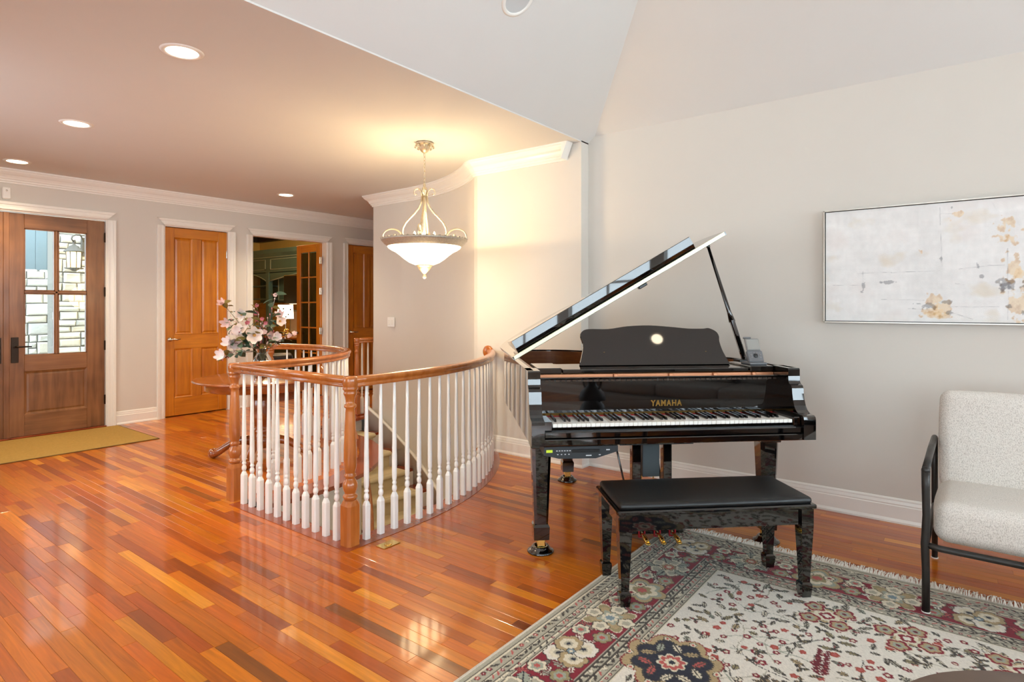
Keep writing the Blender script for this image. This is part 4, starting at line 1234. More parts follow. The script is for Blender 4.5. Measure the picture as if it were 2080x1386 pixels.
# player unit hung under the key bed
m = MB()
prf = [(-.70, .655), (-.30, .655), (-.30, .625), (-.42, .590), (-.62, .592), (-.70, .612)]
m.prism(prf, .0, .26, Matrix(((1, 0, 0, 0), (0, 0, 1, -.262), (0, 1, 0, 0), (0, 0, 0, 1))))
unit = m.build('player_unit', plain('player_plastic', (34, 38, 42), .4, noise=.05), pn); unit['label'] = 'slim black disc player with a green display'
MB().box(-.688, -.655, -.266, -.262, .626, .640).build('display', emit('green_display', (170, 190, 40), .55), unit)
MB().box(-.55, -.40, -.265, -.262, .622, .640, .001).build('disc_slot', satin_black, unit)
lbl = plain('white_print', (200, 202, 204), .5)
m = MB()
for k in range(6): m.box(-.635 + .014 * k, -.627 + .014 * k, -.2645, -.262, .632, .636)
for k in range(4): m.box(-.63 + .02 * k, -.623 + .02 * k, -.2645, -.262, .613, .617)
m.box(-.365, -.345, -.2645, -.262, .632, .637).box(-.475, -.445, -.2645, -.262, .604, .609).box(-.405, -.395, -.2645, -.262, .607, .611)
m.build('printed_marks', lbl, unit)
MB().tube([(-.42, -.1, .60), (-.40, .05, .57), (-.43, .35, .52), (-.40, .8, .56), (-.35, 1.2, .60)], .005, 6).build('cable', satin_black, unit)
MB().box(-.285, .13, -.24, -.04, .648, .664, .003).build('sensor_bar', MATS['player_plastic'], pn)
# hand-held controller in its cradle on the right of the shelf
hc = thing('handheld_controller', 'grey flip handheld controller in a cradle on the piano', 'controller', (PO[0] + .662 * math.cos(PR) - .10 * math.sin(PR), PO[1] + .662 * math.sin(PR) + .10 * math.cos(PR), 1.0445), PR)
gp = plain('controller_grey', (104, 104, 106), .42, noise=.05); gp2 = plain('controller_silver', (140, 138, 136), .35, .3)
MB().box(-.055, .055, -.045, .06, 0, .014, .004).build('cradle', gp, hc)
Mh = Matrix.Translation((0, -.025, .016)) @ Matrix.Rotation(math.radians(-24), 4, 'X')
bd_ = MB().box(-.050, .050, -.0, .022, 0, .075, .006, Mh).build('body', gp, hc)
MB().box(-.045, .045, .004, .018, .075, .155, .005, Mh).build('flip_screen_frame', gp2, hc)
MB().box(-.038, .038, .0025, .006, .082, .148, .001, Mh).build('screen', plain('controller_screen', (150, 148, 142), .2), hc)
MB().box(-.05, .0, .006, .018, .155, .166, .003, Mh).build('antenna_tab', gp, hc)
for a, z in ((-.028, .045), (-.028, .03), (.03, .045), (.03, .03), (-.01, .058), (.012, .058)): MB().box(a - .006, a + .006, -.003, .001, z - .004, z + .004, .001, Mh).build('button', gp2, bd_)
MB().lathe([(.0, .0), (.015, 0), (.013, .004), (0, .004)], 16, Mh @ Matrix.Translation((0, .001, .04)) @ Matrix.Rotation(PI / 2, 4, 'X')).build('dial', satin_black, bd_)

# ---- bench
c, s_ = math.cos(PR), math.sin(PR)
bu, bv = .052, -.512
bench = thing('piano_bench', 'black piano bench with padded leather top standing on the rug', 'bench', (PO[0] + bu * c - bv * s_, PO[1] + bu * s_ + bv * c, .0125), PR)
MB().box(-.485, .485, -.205, .205, .425, .447, .006).build('top_frame', lacquer, bench)
m = MB(); vs, fs = rbox(.94, .385, .036, .017, 4, .004); m.add([(a, b, z + .443) for a, b, z in vs], fs, True)
m.build('padded_seat', plain('black_leather', (14, 15, 16), .42, spec=.5, bump=.25, bscale=220, noise=.1), bench)
for y0, y1 in ((-.178, -.158), (.158, .178)): MB().box(-.42, .42, y0, y1, .345, .425, .003).build('apron', lacquer, bench)
for x0, x1 in ((-.452, -.432), (.432, .452)): MB().box(x0, x1, -.15, .15, .345, .425, .003).build('apron', lacquer, bench)
for sx in (-1, 1):
    for sy in (-1, 1):
        m = MB()
        cx_, cy_ = sx * .443, sy * .163
        ring = []
        for z, w_ in ((.425, .030), (.345, .030), (.075, .0185), (.070, .0185), (.062, .0255), (.048, .0265), (0, .021)):
            ring += [(cx_ + a * w_, cy_ + b * w_, z) for a, b in ((-1, -1), (1, -1), (1, 1), (-1, 1))]
        m.add(ring, [(j * 4 + k, j * 4 + (k + 1) % 4, j * 4 + 4 + (k + 1) % 4, j * 4 + 4 + k) for j in range(6) for k in range(4)] + [(0, 1, 2, 3), (24, 25, 26, 27)])
        m.build('leg', lacquer, bench)

# ================================================================ RUG (woven colours stored on the mesh)
RL, RW = RUG[1] - RUG[0], RUG[3] - RUG[2]
RES = .0047
na_, nb_ = int(RL / RES) + 1, int(RW / RES) + 1
A, B = np.meshgrid(np.linspace(0, RL, na_), np.linspace(0, RW, nb_), indexing='ij')
img = np.zeros((na_, nb_, 3), np.float32)
C_ = {k: set_linear(v) for k, v in dict(ivory=(218, 211, 198), grey=(166, 160, 142), olive=(146, 134, 98), tan=(168, 146, 108), red=(128, 22, 40), wine=(104, 26, 36), navy=(34, 36, 50), dark=(64, 58, 52), rose=(176, 84, 78), sage=(150, 154, 138), cream=(214, 204, 180), rust=(160, 66, 48), blue=(116, 134, 142)).items()}
e = np.minimum(np.minimum(A, RL - A), np.minimum(B, RW - B))
img[:] = C_['ivory']
def band(a, b, c): img[(e >= a) & (e < b)] = C_[c]
band(0, .021, 'ivory'); band(.021, .15, 'grey'); band(.15, .355, 'red'); band(.355, .465, 'grey')
for k in (.040, .090, .125, .146, .362, .395, .430, .458): band(k, k + .0055, 'dark'); band(k + .0055, k + .012, 'cream')
def stamp(ca, cb, R, fn):
    i0, i1 = max(0, int((ca - R) / RL * (na_ - 1))), min(na_, int((ca + R) / RL * (na_ - 1)) + 2)
    j0, j1 = max(0, int((cb - R) / RW * (nb_ - 1))), min(nb_, int((cb + R) / RW * (nb_ - 1)) + 2)
    if i1 <= i0 or j1 <= j0: return
    da, db = A[i0:i1, j0:j1] - ca, B[i0:i1, j0:j1] - cb
    fn(img[i0:i1, j0:j1], da, db)
def leaf(ca, cb, L, w, ang, c, edge='dark'):
    def fn(w_, da, db):
        u = da * math.cos(ang) + db * math.sin(ang); v = -da * math.sin(ang) + db * math.cos(ang)
        k = np.clip(1 - (u / L) ** 2, 0, 1); h = w * k * (1 + .25 * np.sin(u / L * 16))
        ins = np.abs(v) < h
        w_[ins] = C_[edge]; w_[np.abs(v) < h - .0042] = C_[c]
        w_[(np.abs(v) < .0026) & ins] = C_[edge]
    stamp(ca, cb, L * 1.05, fn)
def rosette(ca, cb, R, n, layers, ph=0., depth=.25, sharp=1.):
    """layers: (scale, colour) from outside in"""
    def fn(w_, da, db):
        r = np.hypot(da, db); t = np.arctan2(db, da) + ph
        pet = (np.abs(np.cos(n * t / 2)) ** sharp)
        for sc2, c in layers: w_[r < R * sc2 * (1 - depth + depth * pet) + .012 * R * np.sin(9 * n * t) * 1.0] = C_[c]
    stamp(ca, cb, R * 1.1, fn)
def vine(pts, w, c):
    for (a0, b0), (a1, b1) in zip(pts[:-1], pts[1:]):
        L = math.hypot(a1 - a0, b1 - b0); n = max(2, int(L / .006))
        for k in range(n):
            ca, cb = a0 + (a1 - a0) * k / n, b0 + (b1 - b0) * k / n
            def fn(w_, da, db): w_[np.hypot(da, db) < w] = C_[c]
            stamp(ca, cb, w + .004, fn)
rr = random.Random(4)
# small motifs in the guard bands
def guard(e0, step, size, kinds):
    t = .06
    per = 2 * (RL + RW)
    while t < per:
        if t < RL: a, b, an = t, e0, 0
        elif t < RL + RW: a, b, an = RL - e0, t - RL, PI / 2
        elif t < 2 * RL + RW: a, b, an = RL - (t - RL - RW), RW - e0, PI
        else: a, b, an = e0, RW - (t - 2 * RL - RW), -PI / 2
        k = rr.choice(kinds)
        if k == 'r': rosette(a, b, size, 5, [(1, 'dark'), (.8, rr.choice(('rose', 'red', 'cream'))), (.35, 'ivory')], rr.random())
        elif k == 'l': leaf(a, b, size * 1.7, size * .55, an + rr.choice((.5, -.5, 2.4)), rr.choice(('olive', 'sage', 'cream', 'rose')))
        elif k == 's': leaf(a, b, size * 1.3, size * .4, an + .8, 'wine', 'rose')
        t += step * rr.uniform(.85, 1.15)
guard(.066, .034, .013, 'llrs'); guard(.108, .031, .011, 'rlls'); guard(.136, .05, .008, 'rl'); guard(.379, .036, .012, 'rlls'); guard(.413, .034, .012, 'lrls'); guard(.446, .03, .009, 'lr')
# main border: large flowers on the red ground, joined by leaves
BF = .248
def border_flower(a, b, k, an):
    if k == 0:
        for q in range(4):
            t = an + PI / 4 + q * PI / 2
            rosette(a + .056 * math.cos(t), b + .050 * math.sin(t), .064, 7, [(1, 'dark'), (.93, 'ivory' if q % 2 == 0 else 'tan'), (.62, 'cream'), (.3, 'grey'), (.16, 'navy')], t, .16)
        rosette(a, b, .022, 6, [(1, 'dark'), (.8, 'blue'), (.4, 'cream')])
    elif k == 1:
        for q in range(5):
            t = an + .3 + q * 2 * PI / 5
            leaf(a + .082 * math.cos(t), b + .082 * math.sin(t), .046, .030, t, 'sage', 'navy')
            rosette(a + .07 * math.cos(t + .63), b + .07 * math.sin(t + .63), .042, 4, [(1, 'dark'), (.9, 'cream'), (.6, 'grey')], t, .3)
        rosette(a, b, .052, 8, [(1, 'cream'), (.82, 'navy'), (.72, 'tan'), (.5, 'rose'), (.3, 'cream')], 0, .3)
    elif k == 2:
        rosette(a, b, .128, 6, [(1, 'dark'), (.95, 'tan'), (.78, 'sage'), (.62, 'cream'), (.4, 'olive'), (.2, 'rose')], an, .3)
        for q in (-1, 1): rosette(a + .06 * math.cos(an + q), b + .06 * math.sin(an + q), .03, 5, [(1, 'dark'), (.85, 'cream'), (.4, 'red')])
    else:
        rosette(a, b, .125, 8, [(1, 'cream'), (.95, 'olive'), (.75, 'tan'), (.5, 'sage'), (.33, 'cream'), (.18, 'blue')], an, .35)
        for q in range(4):
            t = an + q * PI / 2
            rosette(a + .085 * math.cos(t), b + .08 * math.sin(t), .044, 5, [(1, 'dark'), (.88, 'cream'), (.45, 'grey')])
seq = [0, 1, 2, 3]
def along_border(n, f, an, off):
    for k in range(n):
        a, b = f(k)
        for q in range(12):
            t = rr.random() * 2 * PI
            ra, rb = f(k + .5)
            leaf(ra + rr.uniform(-.075, .075), rb + rr.uniform(-.085, .085), rr.uniform(.024, .042), .015, t, rr.choice(('cream', 'ivory', 'rose', 'sage')), rr.choice(('dark', 'wine')))
        for sg_ in (-1, 1):
            ra, rb = f(k + .5); rosette(ra + .052 * sg_ * math.cos(an), rb + .052 * sg_ * math.sin(an), .045, 6, [(1, 'dark'), (.9, 'cream' if sg_ > 0 else 'olive'), (.6, 'sage'), (.3, 'rose')], .4)
        border_flower(a, b, seq[(k + off) % 4], an)
stp = .325
x3 = 3.346 - RUG[0]
along_border(9, lambda k: (x3 - stp * k, RW - BF), PI / 2, 0)
along_border(9, lambda k: (x3 - stp * k, BF), -PI / 2, 0)
along_border(7, lambda k: (RL - BF, RW - BF - stp * k), 0, 0)
along_border(7, lambda k: (BF, RW - BF - stp * k), PI, 0)
# field: vines, leaves and rosettes on ivory
F0 = .47
def in_field(a, b, mgn=.03): return F0 + mgn < a < RL - F0 - mgn and F0 + mgn < b < RW - F0 - mgn
for q in range(90):
    a, b = rr.uniform(F0, RL - F0), rr.uniform(F0, RW - F0)
    t = rr.random() * 2 * PI; pts = [(a, b)]
    for k in range(9):
        t += rr.uniform(-.5, .5); a += .03 * math.cos(t); b += .03 * math.sin(t)
        if in_field(a, b): pts.append((a, b))
    vine(pts, .0032, rr.choice(('sage', 'grey', 'dark')))
cells = []
for i in range(36):
    for j in range(28): cells.append((F0 + (i + rr.random()) * (RL - 2 * F0) / 36, F0 + (j + rr.random()) * (RW - 2 * F0) / 28))
for a, b in cells:
    if not in_field(a, b, .015): continue
    u = rr.random(); t = rr.random() * 2 * PI
    if u < .5: leaf(a, b, rr.uniform(.02, .04), rr.uniform(.009, .015), t, rr.choice(('sage', 'olive', 'tan', 'grey', 'cream')))
    elif u < .72: rosette(a, b, rr.uniform(.013, .02), 5, [(1, 'wine'), (.86, 'red'), (.42, 'cream')], t)
    elif u < .86: rosette(a, b, rr.uniform(.014, .02), 5, [(1, 'rust'), (.5, 'rose')], t)
    else:
        for q in range(3): leaf(a + .016 * math.cos(t + q * 2.1), b + .016 * math.sin(t + q * 2.1), .018, .009, t + q * 2.1, rr.choice(('rose', 'tan', 'olive')))
def cypress(a, b, L, ang):
    for k in range(11):
        s2 = k / 10
        for q in (-1, 1):
            leaf(a + L * s2 * math.cos(ang) + .014 * q * -math.sin(ang), b + L * s2 * math.sin(ang) + .014 * q * math.cos(ang), .026 * (1 - .45 * s2), .007, ang + q * .8, 'rose', 'wine')
def medallion(a, b, R, an):
    rosette(a, b, R, 8, [(1, 'red'), (.965, 'tan'), (.80, 'dark'), (.765, 'navy')], an, .2)
    for q in range(10):
        t = an + q * 2 * PI / 10
        leaf(a + R * .52 * math.cos(t), b + R * .52 * math.sin(t), R * .2, R * .085, t + .6 * (-1) ** q, rr.choice(('cream', 'sage', 'rose', 'tan')), 'dark')
        rosette(a + R * .84 * math.cos(t + .3), b + R * .84 * math.sin(t + .3), R * .09, 5, [(1, 'dark'), (.8, 'cream'), (.4, 'rose')])
    rosette(a, b, R * .3, 8, [(1, 'cream'), (.85, 'rose'), (.5, 'cream'), (.25, 'navy')], an, .3)
def cartouche(a, b, R, an):
    rosette(a, b, R, 4, [(1, 'cream'), (.94, 'navy'), (.8, 'tan'), (.62, 'cream'), (.4, 'red'), (.2, 'ivory')], an, .3)
    for q in range(4):
        t = an + PI / 4 + q * PI / 2
        rosette(a + R * 1.0 * math.cos(t), b + R * 1.0 * math.sin(t), R * .62, 5, [(1, 'cream'), (.9, 'red'), (.66, 'tan'), (.42, 'sage'), (.2, 'wine')], t, .25)
        leaf(a + R * 1.75 * math.cos(t + .4), b + R * 1.75 * math.sin(t + .4), R * .45, R * .14, t + 1, 'grey')
medallion(2.22 - RUG[0], .93 - RUG[2], .20, .2)
medallion(2.22 - RUG[0], RW - (.93 - RUG[2]), .20, .2)
cartouche(2.98 - RUG[0], .52 - RUG[2], .085, 0); cartouche(2.98 - RUG[0], .22 - RUG[2], .085, .5); cartouche(2.98 - RUG[0], -.15 - RUG[2], .085, .2)
cartouche(.9, .9, .09, 0); medallion(RL / 2, RW / 2, .26, 0)
cypress(2.50 - RUG[0], .46 - RUG[2], .17, .1); cypress(2.42 - RUG[0], .02 - RUG[2], .17, .1); cypress(1.95 - RUG[0], .40 - RUG[2], .17, .1)
img *= (1 + rng.normal(0, .06, (na_, nb_, 1))).astype(np.float32)
img = np.clip(img, .003, .9)
Hh = .0115 + .0012 * rng.random((na_, nb_))
Hh[e < .012] = .0035
rug = thing('oriental_rug', 'oriental rug with ivory floral field and red border under the bench', 'rug', ((RUG[0] + RUG[1]) / 2, (RUG[2] + RUG[3]) / 2, 0))
def grid_mesh(name, X, Y, Z, rgb, mat_):
    na, nb = X.shape
    me = bpy.data.meshes.new(name)
    idx = np.arange(na * nb).reshape(na, nb)
    q = np.stack([idx[:-1, :-1], idx[1:, :-1], idx[1:, 1:], idx[:-1, 1:]], -1).reshape(-1, 4)
    me.vertices.add(na * nb); me.vertices.foreach_set('co', np.stack([X, Y, Z], -1).astype(np.float32).ravel())
    me.loops.add(q.size); me.loops.foreach_set('vertex_index', q.ravel().astype(np.int32))
    me.polygons.add(len(q)); me.polygons.foreach_set('loop_start', np.arange(0, q.size, 4, dtype=np.int32)); me.polygons.foreach_set('loop_total', np.full(len(q), 4, np.int32))
    me.update(calc_edges=True); me.validate()
    me.materials.append(mat_); cols(me, rgb.reshape(-1, 3))
    return me
wool = attr_mat('rug_wool', .95, .1, sheen=.15)[0]
gm = grid_mesh('pile', A - RL / 2, B - RW / 2, Hh, img, wool)
from_mesh('pile', gm, rug)
MB().box(-RL / 2 + .002, RL / 2 - .002, -RW / 2 + .002, RW / 2 - .002, .0005, .0034).build('backing', plain('rug_backing', (200, 190, 170), .9), rug)
fringe_m = plain('fringe_cotton', (236, 228, 214), .95, noise=.1, nscale=60)
for sgn in (1, -1):
    v_, f_ = [], []
    for k in range(620):
        y0 = -RW / 2 + RW * (k + rr.random() * .8) / 620
        L = rr.uniform(.05, .095); dy = rr.gauss(0, .016); w_ = rr.uniform(.0016, .0030)
        n0 = len(v_)
        for i in range(5):
            t = i / 4
            xx = RL / 2 - .008 + L * t; yy = y0 + dy * t * t; zz = .004 + rr.uniform(.002, .018) * math.sin(PI * t) + .001
            v_ += [(sgn * xx, yy - w_ * (1 - .3 * t), zz), (sgn * xx, yy + w_ * (1 - .3 * t), zz + .0015)]
        f_ += [(n0 + 2 * i, n0 + 2 * i + 1, n0 + 2 * i + 3, n0 + 2 * i + 2) for i in range(4)]
    fo = MB().add(v_, f_).build('fringe', fringe_m, rug); fo['kind'] = 'stuff'

# ================================================================ PAINTING
PW, PH = 1.52, .735
pt = thing('abstract_painting', 'white abstract canvas with gold leaf patches in a thin silver frame', 'painting', (XR - .004, .80 - PW / 2, 1.301))
ns_, nt_ = 460, 224
Sg, Tg = np.meshgrid(np.linspace(0, PW, ns_), np.linspace(0, PH, nt_), indexing='ij')
def fnoise(fx, fy, seed):
    r2 = np.random.default_rng(seed); out = np.zeros_like(Sg); amp = 1.
    for o in range(4):
        gx, gy = int(fx * PW * 2 ** o) + 2, int(fy * PH * 2 ** o) + 2
        g = r2.random((gx + 1, gy + 1))
        x_ = Sg / PW * (gx - 1e-3); y_ = Tg / PH * (gy - 1e-3)
        i, j = x_.astype(int), y_.astype(int); u, v = x_ - i, y_ - j
        u, v = u * u * (3 - 2 * u), v * v * (3 - 2 * v)
        out += amp * ((g[i, j] * (1 - u) + g[i + 1, j] * u) * (1 - v) + (g[i, j + 1] * (1 - u) + g[i + 1, j + 1] * u) * v)
        amp *= .5
    return out / 1.875
n1, n2, n3 = fnoise(4, 4, 1), fnoise(14, 14, 2), fnoise(40, 30, 3)
nh, nv = fnoise(3, 40, 4), fnoise(40, 3, 5)
pic = np.zeros((ns_, nt_, 3), np.float32)
pic[:] = set_linear((238, 235, 232))
k = (.86 + .22 * n1 + .10 * (n3 - .5) + .06 * (nh - .5) + .06 * (nv - .5))[..., None]
pic *= k
pk = np.clip((n1 - .58) * 5, 0, 1)[..., None] * .35; pic = pic * (1 - pk) + pk * set_linear((214, 200, 194))
tn = np.clip((fnoise(5, 7, 8) - .62) * 6, 0, 1)[..., None] * .5; pic = pic * (1 - tn) + tn * set_linear((222, 206, 180))
def soft(s0, t0, a, b, jag): return np.clip(((1.15 - np.sqrt(((Sg - s0) / a) ** 2 * .5 + ((Tg - t0) / b) ** 2 * .5) ** 1) + (n2 - .5) * jag * 1.6 + (n3 - .5) * jag * 1.6) * 5, 0, 1)[..., None]
gcol = set_linear((236, 208, 166)); gdk = set_linear((208, 166, 112))
for (s0, t0, a, b) in [(0.681, 0.639, 0.026, 0.018), (0.718, 0.656, 0.022, 0.012), (0.532, 0.432, 0.017, 0.019), (0.963, 0.554, 0.040, 0.038), (0.982, 0.492, 0.019, 0.03), (0.987, 0.33, 0.024, 0.054), (1.01, 0.286, 0.018, 0.02), (1.001, 0.118, 0.044, 0.075), (0.601, 0.14, 0.036, 0.028), (0.655, 0.088, 0.028, 0.034), (0.617, 0.068, 0.036, 0.016), (0.628, 0.041, 0.044, 0.013), (1.3, .4, .06, .05), (1.22, .15, .04, .06)]:
    w_ = soft(s0, t0, a * .8, b * .8, 1.6); w_ = w_ * .62; pic[:] = pic * (1 - w_) + w_ * (gcol + (gdk - gcol) * np.clip((n3 - .45) * 4, 0, 1)[..., None])
ink = set_linear((92, 92, 100))
for (s0, t0, a, b) in [(0.977, 0.215, 0.036, 0.022), (0.954, 0.21, 0.018, 0.013), (0.684, 0.058, 0.015, 0.010), (0.222, 0.234, 0.013, 0.018), (0.958, 0.1, 0.011, 0.011), (0.821, 0.343, 0.008, 0.019), (0.579, 0.101, 0.019, 0.012), (0.66, 0.123, 0.026, 0.009), (1.025, 0.057, 0.008, 0.022), (0.641, 0.384, 0.007, 0.017), (0.348, 0.256, 0.029, 0.006), (0.836, 0.275, 0.006, 0.006), (0.694, 0.704, 0.007, 0.013), (0.514, 0.114, 0.02, 0.004), (0.496, 0.084, 0.012, 0.005)]:
    w_ = soft(s0, t0, a * .7, b * .7, 2.4) * .5; pic[:] = pic * (1 - w_) + w_ * ink
for (p, q) in [((0.633, 0.707), (0.635, 0.601)), ((0.639, 0.548), (0.645, 0.344)), ((0.956, 0.437), (0.956, 0.25)), ((0.961, 0.188), (0.956, 0.019)), ((0.634, 0.667), (0.708, 0.664)), ((0.203, 0.318), (0.382, 0.317)), ((0.382, 0.315), (0.634, 0.318)), ((0.729, 0.324), (0.866, 0.338)), ((0.866, 0.341), (0.944, 0.341)), ((0.045, 0.24), (0.221, 0.235)), ((0.3, 0.25), (0.382, 0.265)), ((0.713, 0.237), (0.755, 0.23)), ((0.885, 0.23), (0.939, 0.219)), ((0.191, 0.313), (0.223, 0.312)), ((0.687, 0.061), (0.795, 0.02)), ((0.468, 0.082), (0.58, 0.077)), ((0.324, 0.142), (0.552, 0.134)), ((0.221, 0.326), (0.221, 0.256)), ((0.885, 0.719), (0.905, 0.661)), ((0.676, 0.094), (0.915, 0.094))]:
    p, q = np.array(p), np.array(q); d = q - p; L2 = d @ d
    t = np.clip(((Sg - p[0]) * d[0] + (Tg - p[1]) * d[1]) / L2, 0, 1)
    dist = np.hypot(Sg - p[0] - t * d[0] + (n2 - .5) * .006, Tg - p[1] - t * d[1] + (n2 - .5) * .006)
    w_ = (np.clip(1.2 - dist / .0022, 0, 1) * np.clip(n3 * 2.2 - .55, 0, 1))[..., None] * .55
    pic[:] = pic * (1 - w_) + w_ * ink
canvas_mat = attr_mat('painted_canvas', .7, .25, bump=.25, bscale=160)[0]
cm = grid_mesh('canvas', np.full_like(Sg, -.036) - .0006 * n3, PW / 2 - Sg, Tg, np.clip(pic, .002, .95), canvas_mat)
from_mesh('canvas', cm, pt)
MB().box(-.034, -.004, -PW / 2, PW / 2, 0, PH).build('stretcher', plain('canvas_side', (200, 196, 190), .8), pt)
champ = plain('champagne_frame', (206, 198, 186), .3, .6)
m = MB()
for q in ((-PW / 2 - .012, PW / 2 + .012, -.012, -.005), (-PW / 2 - .012, PW / 2 + .012, PH + .005, PH + .012)): m.box(-.046, 0, q[0], q[1], q[2], q[3])
for q in ((-PW / 2 - .012, -PW / 2 - .005), (PW / 2 + .005, PW / 2 + .012)): m.box(-.046, 0, q[0], q[1], -.012, PH + .012)
m.build('float_frame', champ, pt)
MB().box(-.008, -.001, -PW / 2 - .006, PW / 2 + .006, -.006, PH + .006).build('frame_back', satin_black, pt)

# ================================================================ ARMCHAIR
boucle, bnt, bb = new_mat('oatmeal_weave')
btc = bnt.nodes.new('ShaderNodeTexCoord')
bmp = bnt.nodes.new('ShaderNodeMapping'); bmp.inputs['Scale'].default_value = (330, 330, 150)
bnt.links.new(btc.outputs['Object'], bmp.inputs['Vector'])
bn = bnt.nodes.new('ShaderNodeTexNoise'); bn.inputs['Scale'].default_value = 1.; bn.inputs['Detail'].default_value = 2
bnt.links.new(bmp.outputs[0], bn.inputs['Vector'])
bcr = bnt.nodes.new('ShaderNodeValToRGB')
bcr.color_ramp.elements[0].position = .34; bcr.color_ramp.elements[0].color = rgba((194, 185, 175)); bcr.color_ramp.elements[1].position = .55; bcr.color_ramp.elements[1].color = rgba((230, 223, 214))
bnt.links.new(bn.outputs['Fac'], bcr.inputs[0]); bnt.links.new(bcr.outputs[0], bb.inputs['Base Color'])
bbp = bnt.nodes.new('ShaderNodeBump'); bbp.inputs['Strength'].default_value = .5; bbp.inputs['Distance'].default_value = .002
bnt.links.new(bn.outputs['Fac'], bbp.inputs['Height']); bnt.links.new(bbp.outputs[0], bb.inputs['Normal'])
bb.inputs['Roughness'].default_value = .95; bb.inputs['Specular IOR Level'].default_value = .15
chw = .80
ac = thing('armchair', 'oatmeal upholstered armchair with dark forged metal frame on the right', 'armchair', (3.69, .172 - chw / 2, 0))
for sy in (1, -1):
    y = sy * (chw / 2)
    g1 = .0125
    m = MB(); m.tube([(-.40, y, g1 + .004), (-.40, y, .20), (-.402, y + .003, .32), (-.399, y - .002, .45), (-.402, y, .58), (-.400, y, .655)], [.0165, .0155, .017, .0155, .0165, .0175], 10); m.ball((-.4, y, .655), .0185, 10, 8); m.build('front_leg', iron, ac)
    m = MB(); m.tube([(.375, y, .004), (.372, y, .25), (.368, y, .5), (.362, y, .672)], [.014, .0155, .0155, .016], 10); m.build('back_leg', iron, ac)
    m = MB(); m.tube([(-.40, y, .657), (-.20, y, .668), (.05, y, .672), (.362, y, .672)], [.017, .0155, .0165, .0155], 10); m.build('arm_rest', iron, ac)
    m = MB(); m.tube([(-.40, y, .315), (.37, y, .30)], .013, 8); m.build('side_rail', iron, ac)
    for xx, zz in ((-.40, g1), (.375, 0)): MB().lathe([(0, 0), (.0175, 0), (.0175, .005), (0, .005)], 12, Matrix.Translation((xx, y, zz))).build('foot_glide', trim_paint, ac)
m = MB(); m.tube([(-.40, chw / 2, .318), (-.40, chw / 2 - .05, .312), (-.40, 0, .31), (-.40, -chw / 2 + .05, .312), (-.40, -chw / 2, .318)], .0145, 10); m.build('front_rail', iron, ac)
m = MB(); m.tube([(.37, chw / 2, .30), (.37, -chw / 2, .30)], .013, 8); m.build('back_rail', iron, ac)
m = MB(); vs, fs = rbox(.68, chw - .055, .185, .055, 6, .012); m.add([(a - .035, b, z + .328 + (-.05 * (a + .34))) for a, b, z in vs], fs, True); m.build('seat_cushion', boucle, ac)
m = MB(); vs, fs = rbox(.16, chw - .055, .52, .05, 6, .008)
Mb_ = Matrix.Translation((.275, 0, .425)) @ Matrix.Rotation(math.radians(9), 4, 'Y')
m.add(vs, fs, True, Mb_); m.build('back_cushion', boucle, ac)

# ================================================================ COFFEE TABLE, JUG, SOFA
cf = thing('coffee_table', 'round brown coffee table at the bottom right corner', 'coffee table', (1.708, -.283, .0125))
brown = wood('brown_table_top', (104, 84, 72), (128, 106, 92), (10, 2, 10), .5, .1)
m = MB(); m.lathe([(0, .365), (.452, .365), (.463, .37), (.465, .382), (.461, .388), (0, .388)], 72); m.build('top', brown, cf)
for k in range(4):
    a = PI / 4 + PI / 2 * k
    MB().tube([(.36 * math.cos(a), .36 * math.sin(a), .365), (.30 * math.cos(a), .30 * math.sin(a), 0)], [.024, .018], 10).build('leg', brown, cf)
jg = thing('two_handled_jug', 'dark grey two handled jug on the coffee table mirrored in the piano', 'jug', (1.60, -.42, .401))
ceram = plain('dark_ceramic', (52, 48, 44), .45, noise=.1, nscale=20)
m = MB(); m.lathe([(0, 0), (.075, 0), (.12, .05), (.135, .11), (.115, .17), (.07, .215), (.046, .24), (.04, .30), (.052, .335), (.056, .34), (.045, .338), (.034, .30), (.036, .24), (0, .22)], 28); m.build('body', ceram, jg)
for sgn in (-1, 1): MB().tube([(sgn * .042, 0, .31), (sgn * .085, 0, .315), (sgn * .105, 0, .28), (sgn * .095, 0, .235), (sgn * .075, 0, .21)], .011, 8).build('handle', ceram, jg)
sofa = thing('sofa', 'grey fabric sofa facing the piano and mirrored in its fallboard', 'sofa', (1.9, -2.35, 0))
grey_f = plain('charcoal_fabric', (168, 163, 157), .95, spec=.1, noise=.08, nscale=120, bump=.3, bscale=300)
m = MB(); vs, fs = rbox(2.5, .98, .26, .04, 3); m.add([(a, b, z + .10) for a, b, z in vs], fs, True); m.build('base', grey_f, sofa)
for sgn in (-1, 1):
    m = MB(); vs, fs = rbox(.26, .98, .52, .06, 4); m.add([(a + sgn * 1.25, b, z + .08) for a, b, z in vs], fs, True); m.build('arm', grey_f, sofa)
m = MB(); vs, fs = rbox(2.3, .24, .66, .06, 4); m.add([(a, b - .38, z + .12) for a, b, z in vs], fs, True); m.build('backrest', grey_f, sofa)
for k in range(3):
    m = MB(); vs, fs = rbox(.745, .72, .16, .05, 4, .015); m.add([(a - .75 + .75 * k, b + .12, z + .36) for a, b, z in vs], fs, True); m.build('seat_cushion', grey_f, sofa)
    m = MB(); vs, fs = rbox(.70, .18, .44, .06, 4, .03); m.add(vs, fs, True, Matrix.Translation((-.75 + .75 * k, -.20, .52)) @ Matrix.Rotation(.2, 4, 'X')); m.build('back_cushion', grey_f, sofa)
for sx in (-1, 1):
    for sy in (-1, 1): MB().box(sx * 1.15 - .025, sx * 1.15 + .025, sy * .42 - .025, sy * .42 + .025, 0, .1).build('leg', dark_stain, sofa)

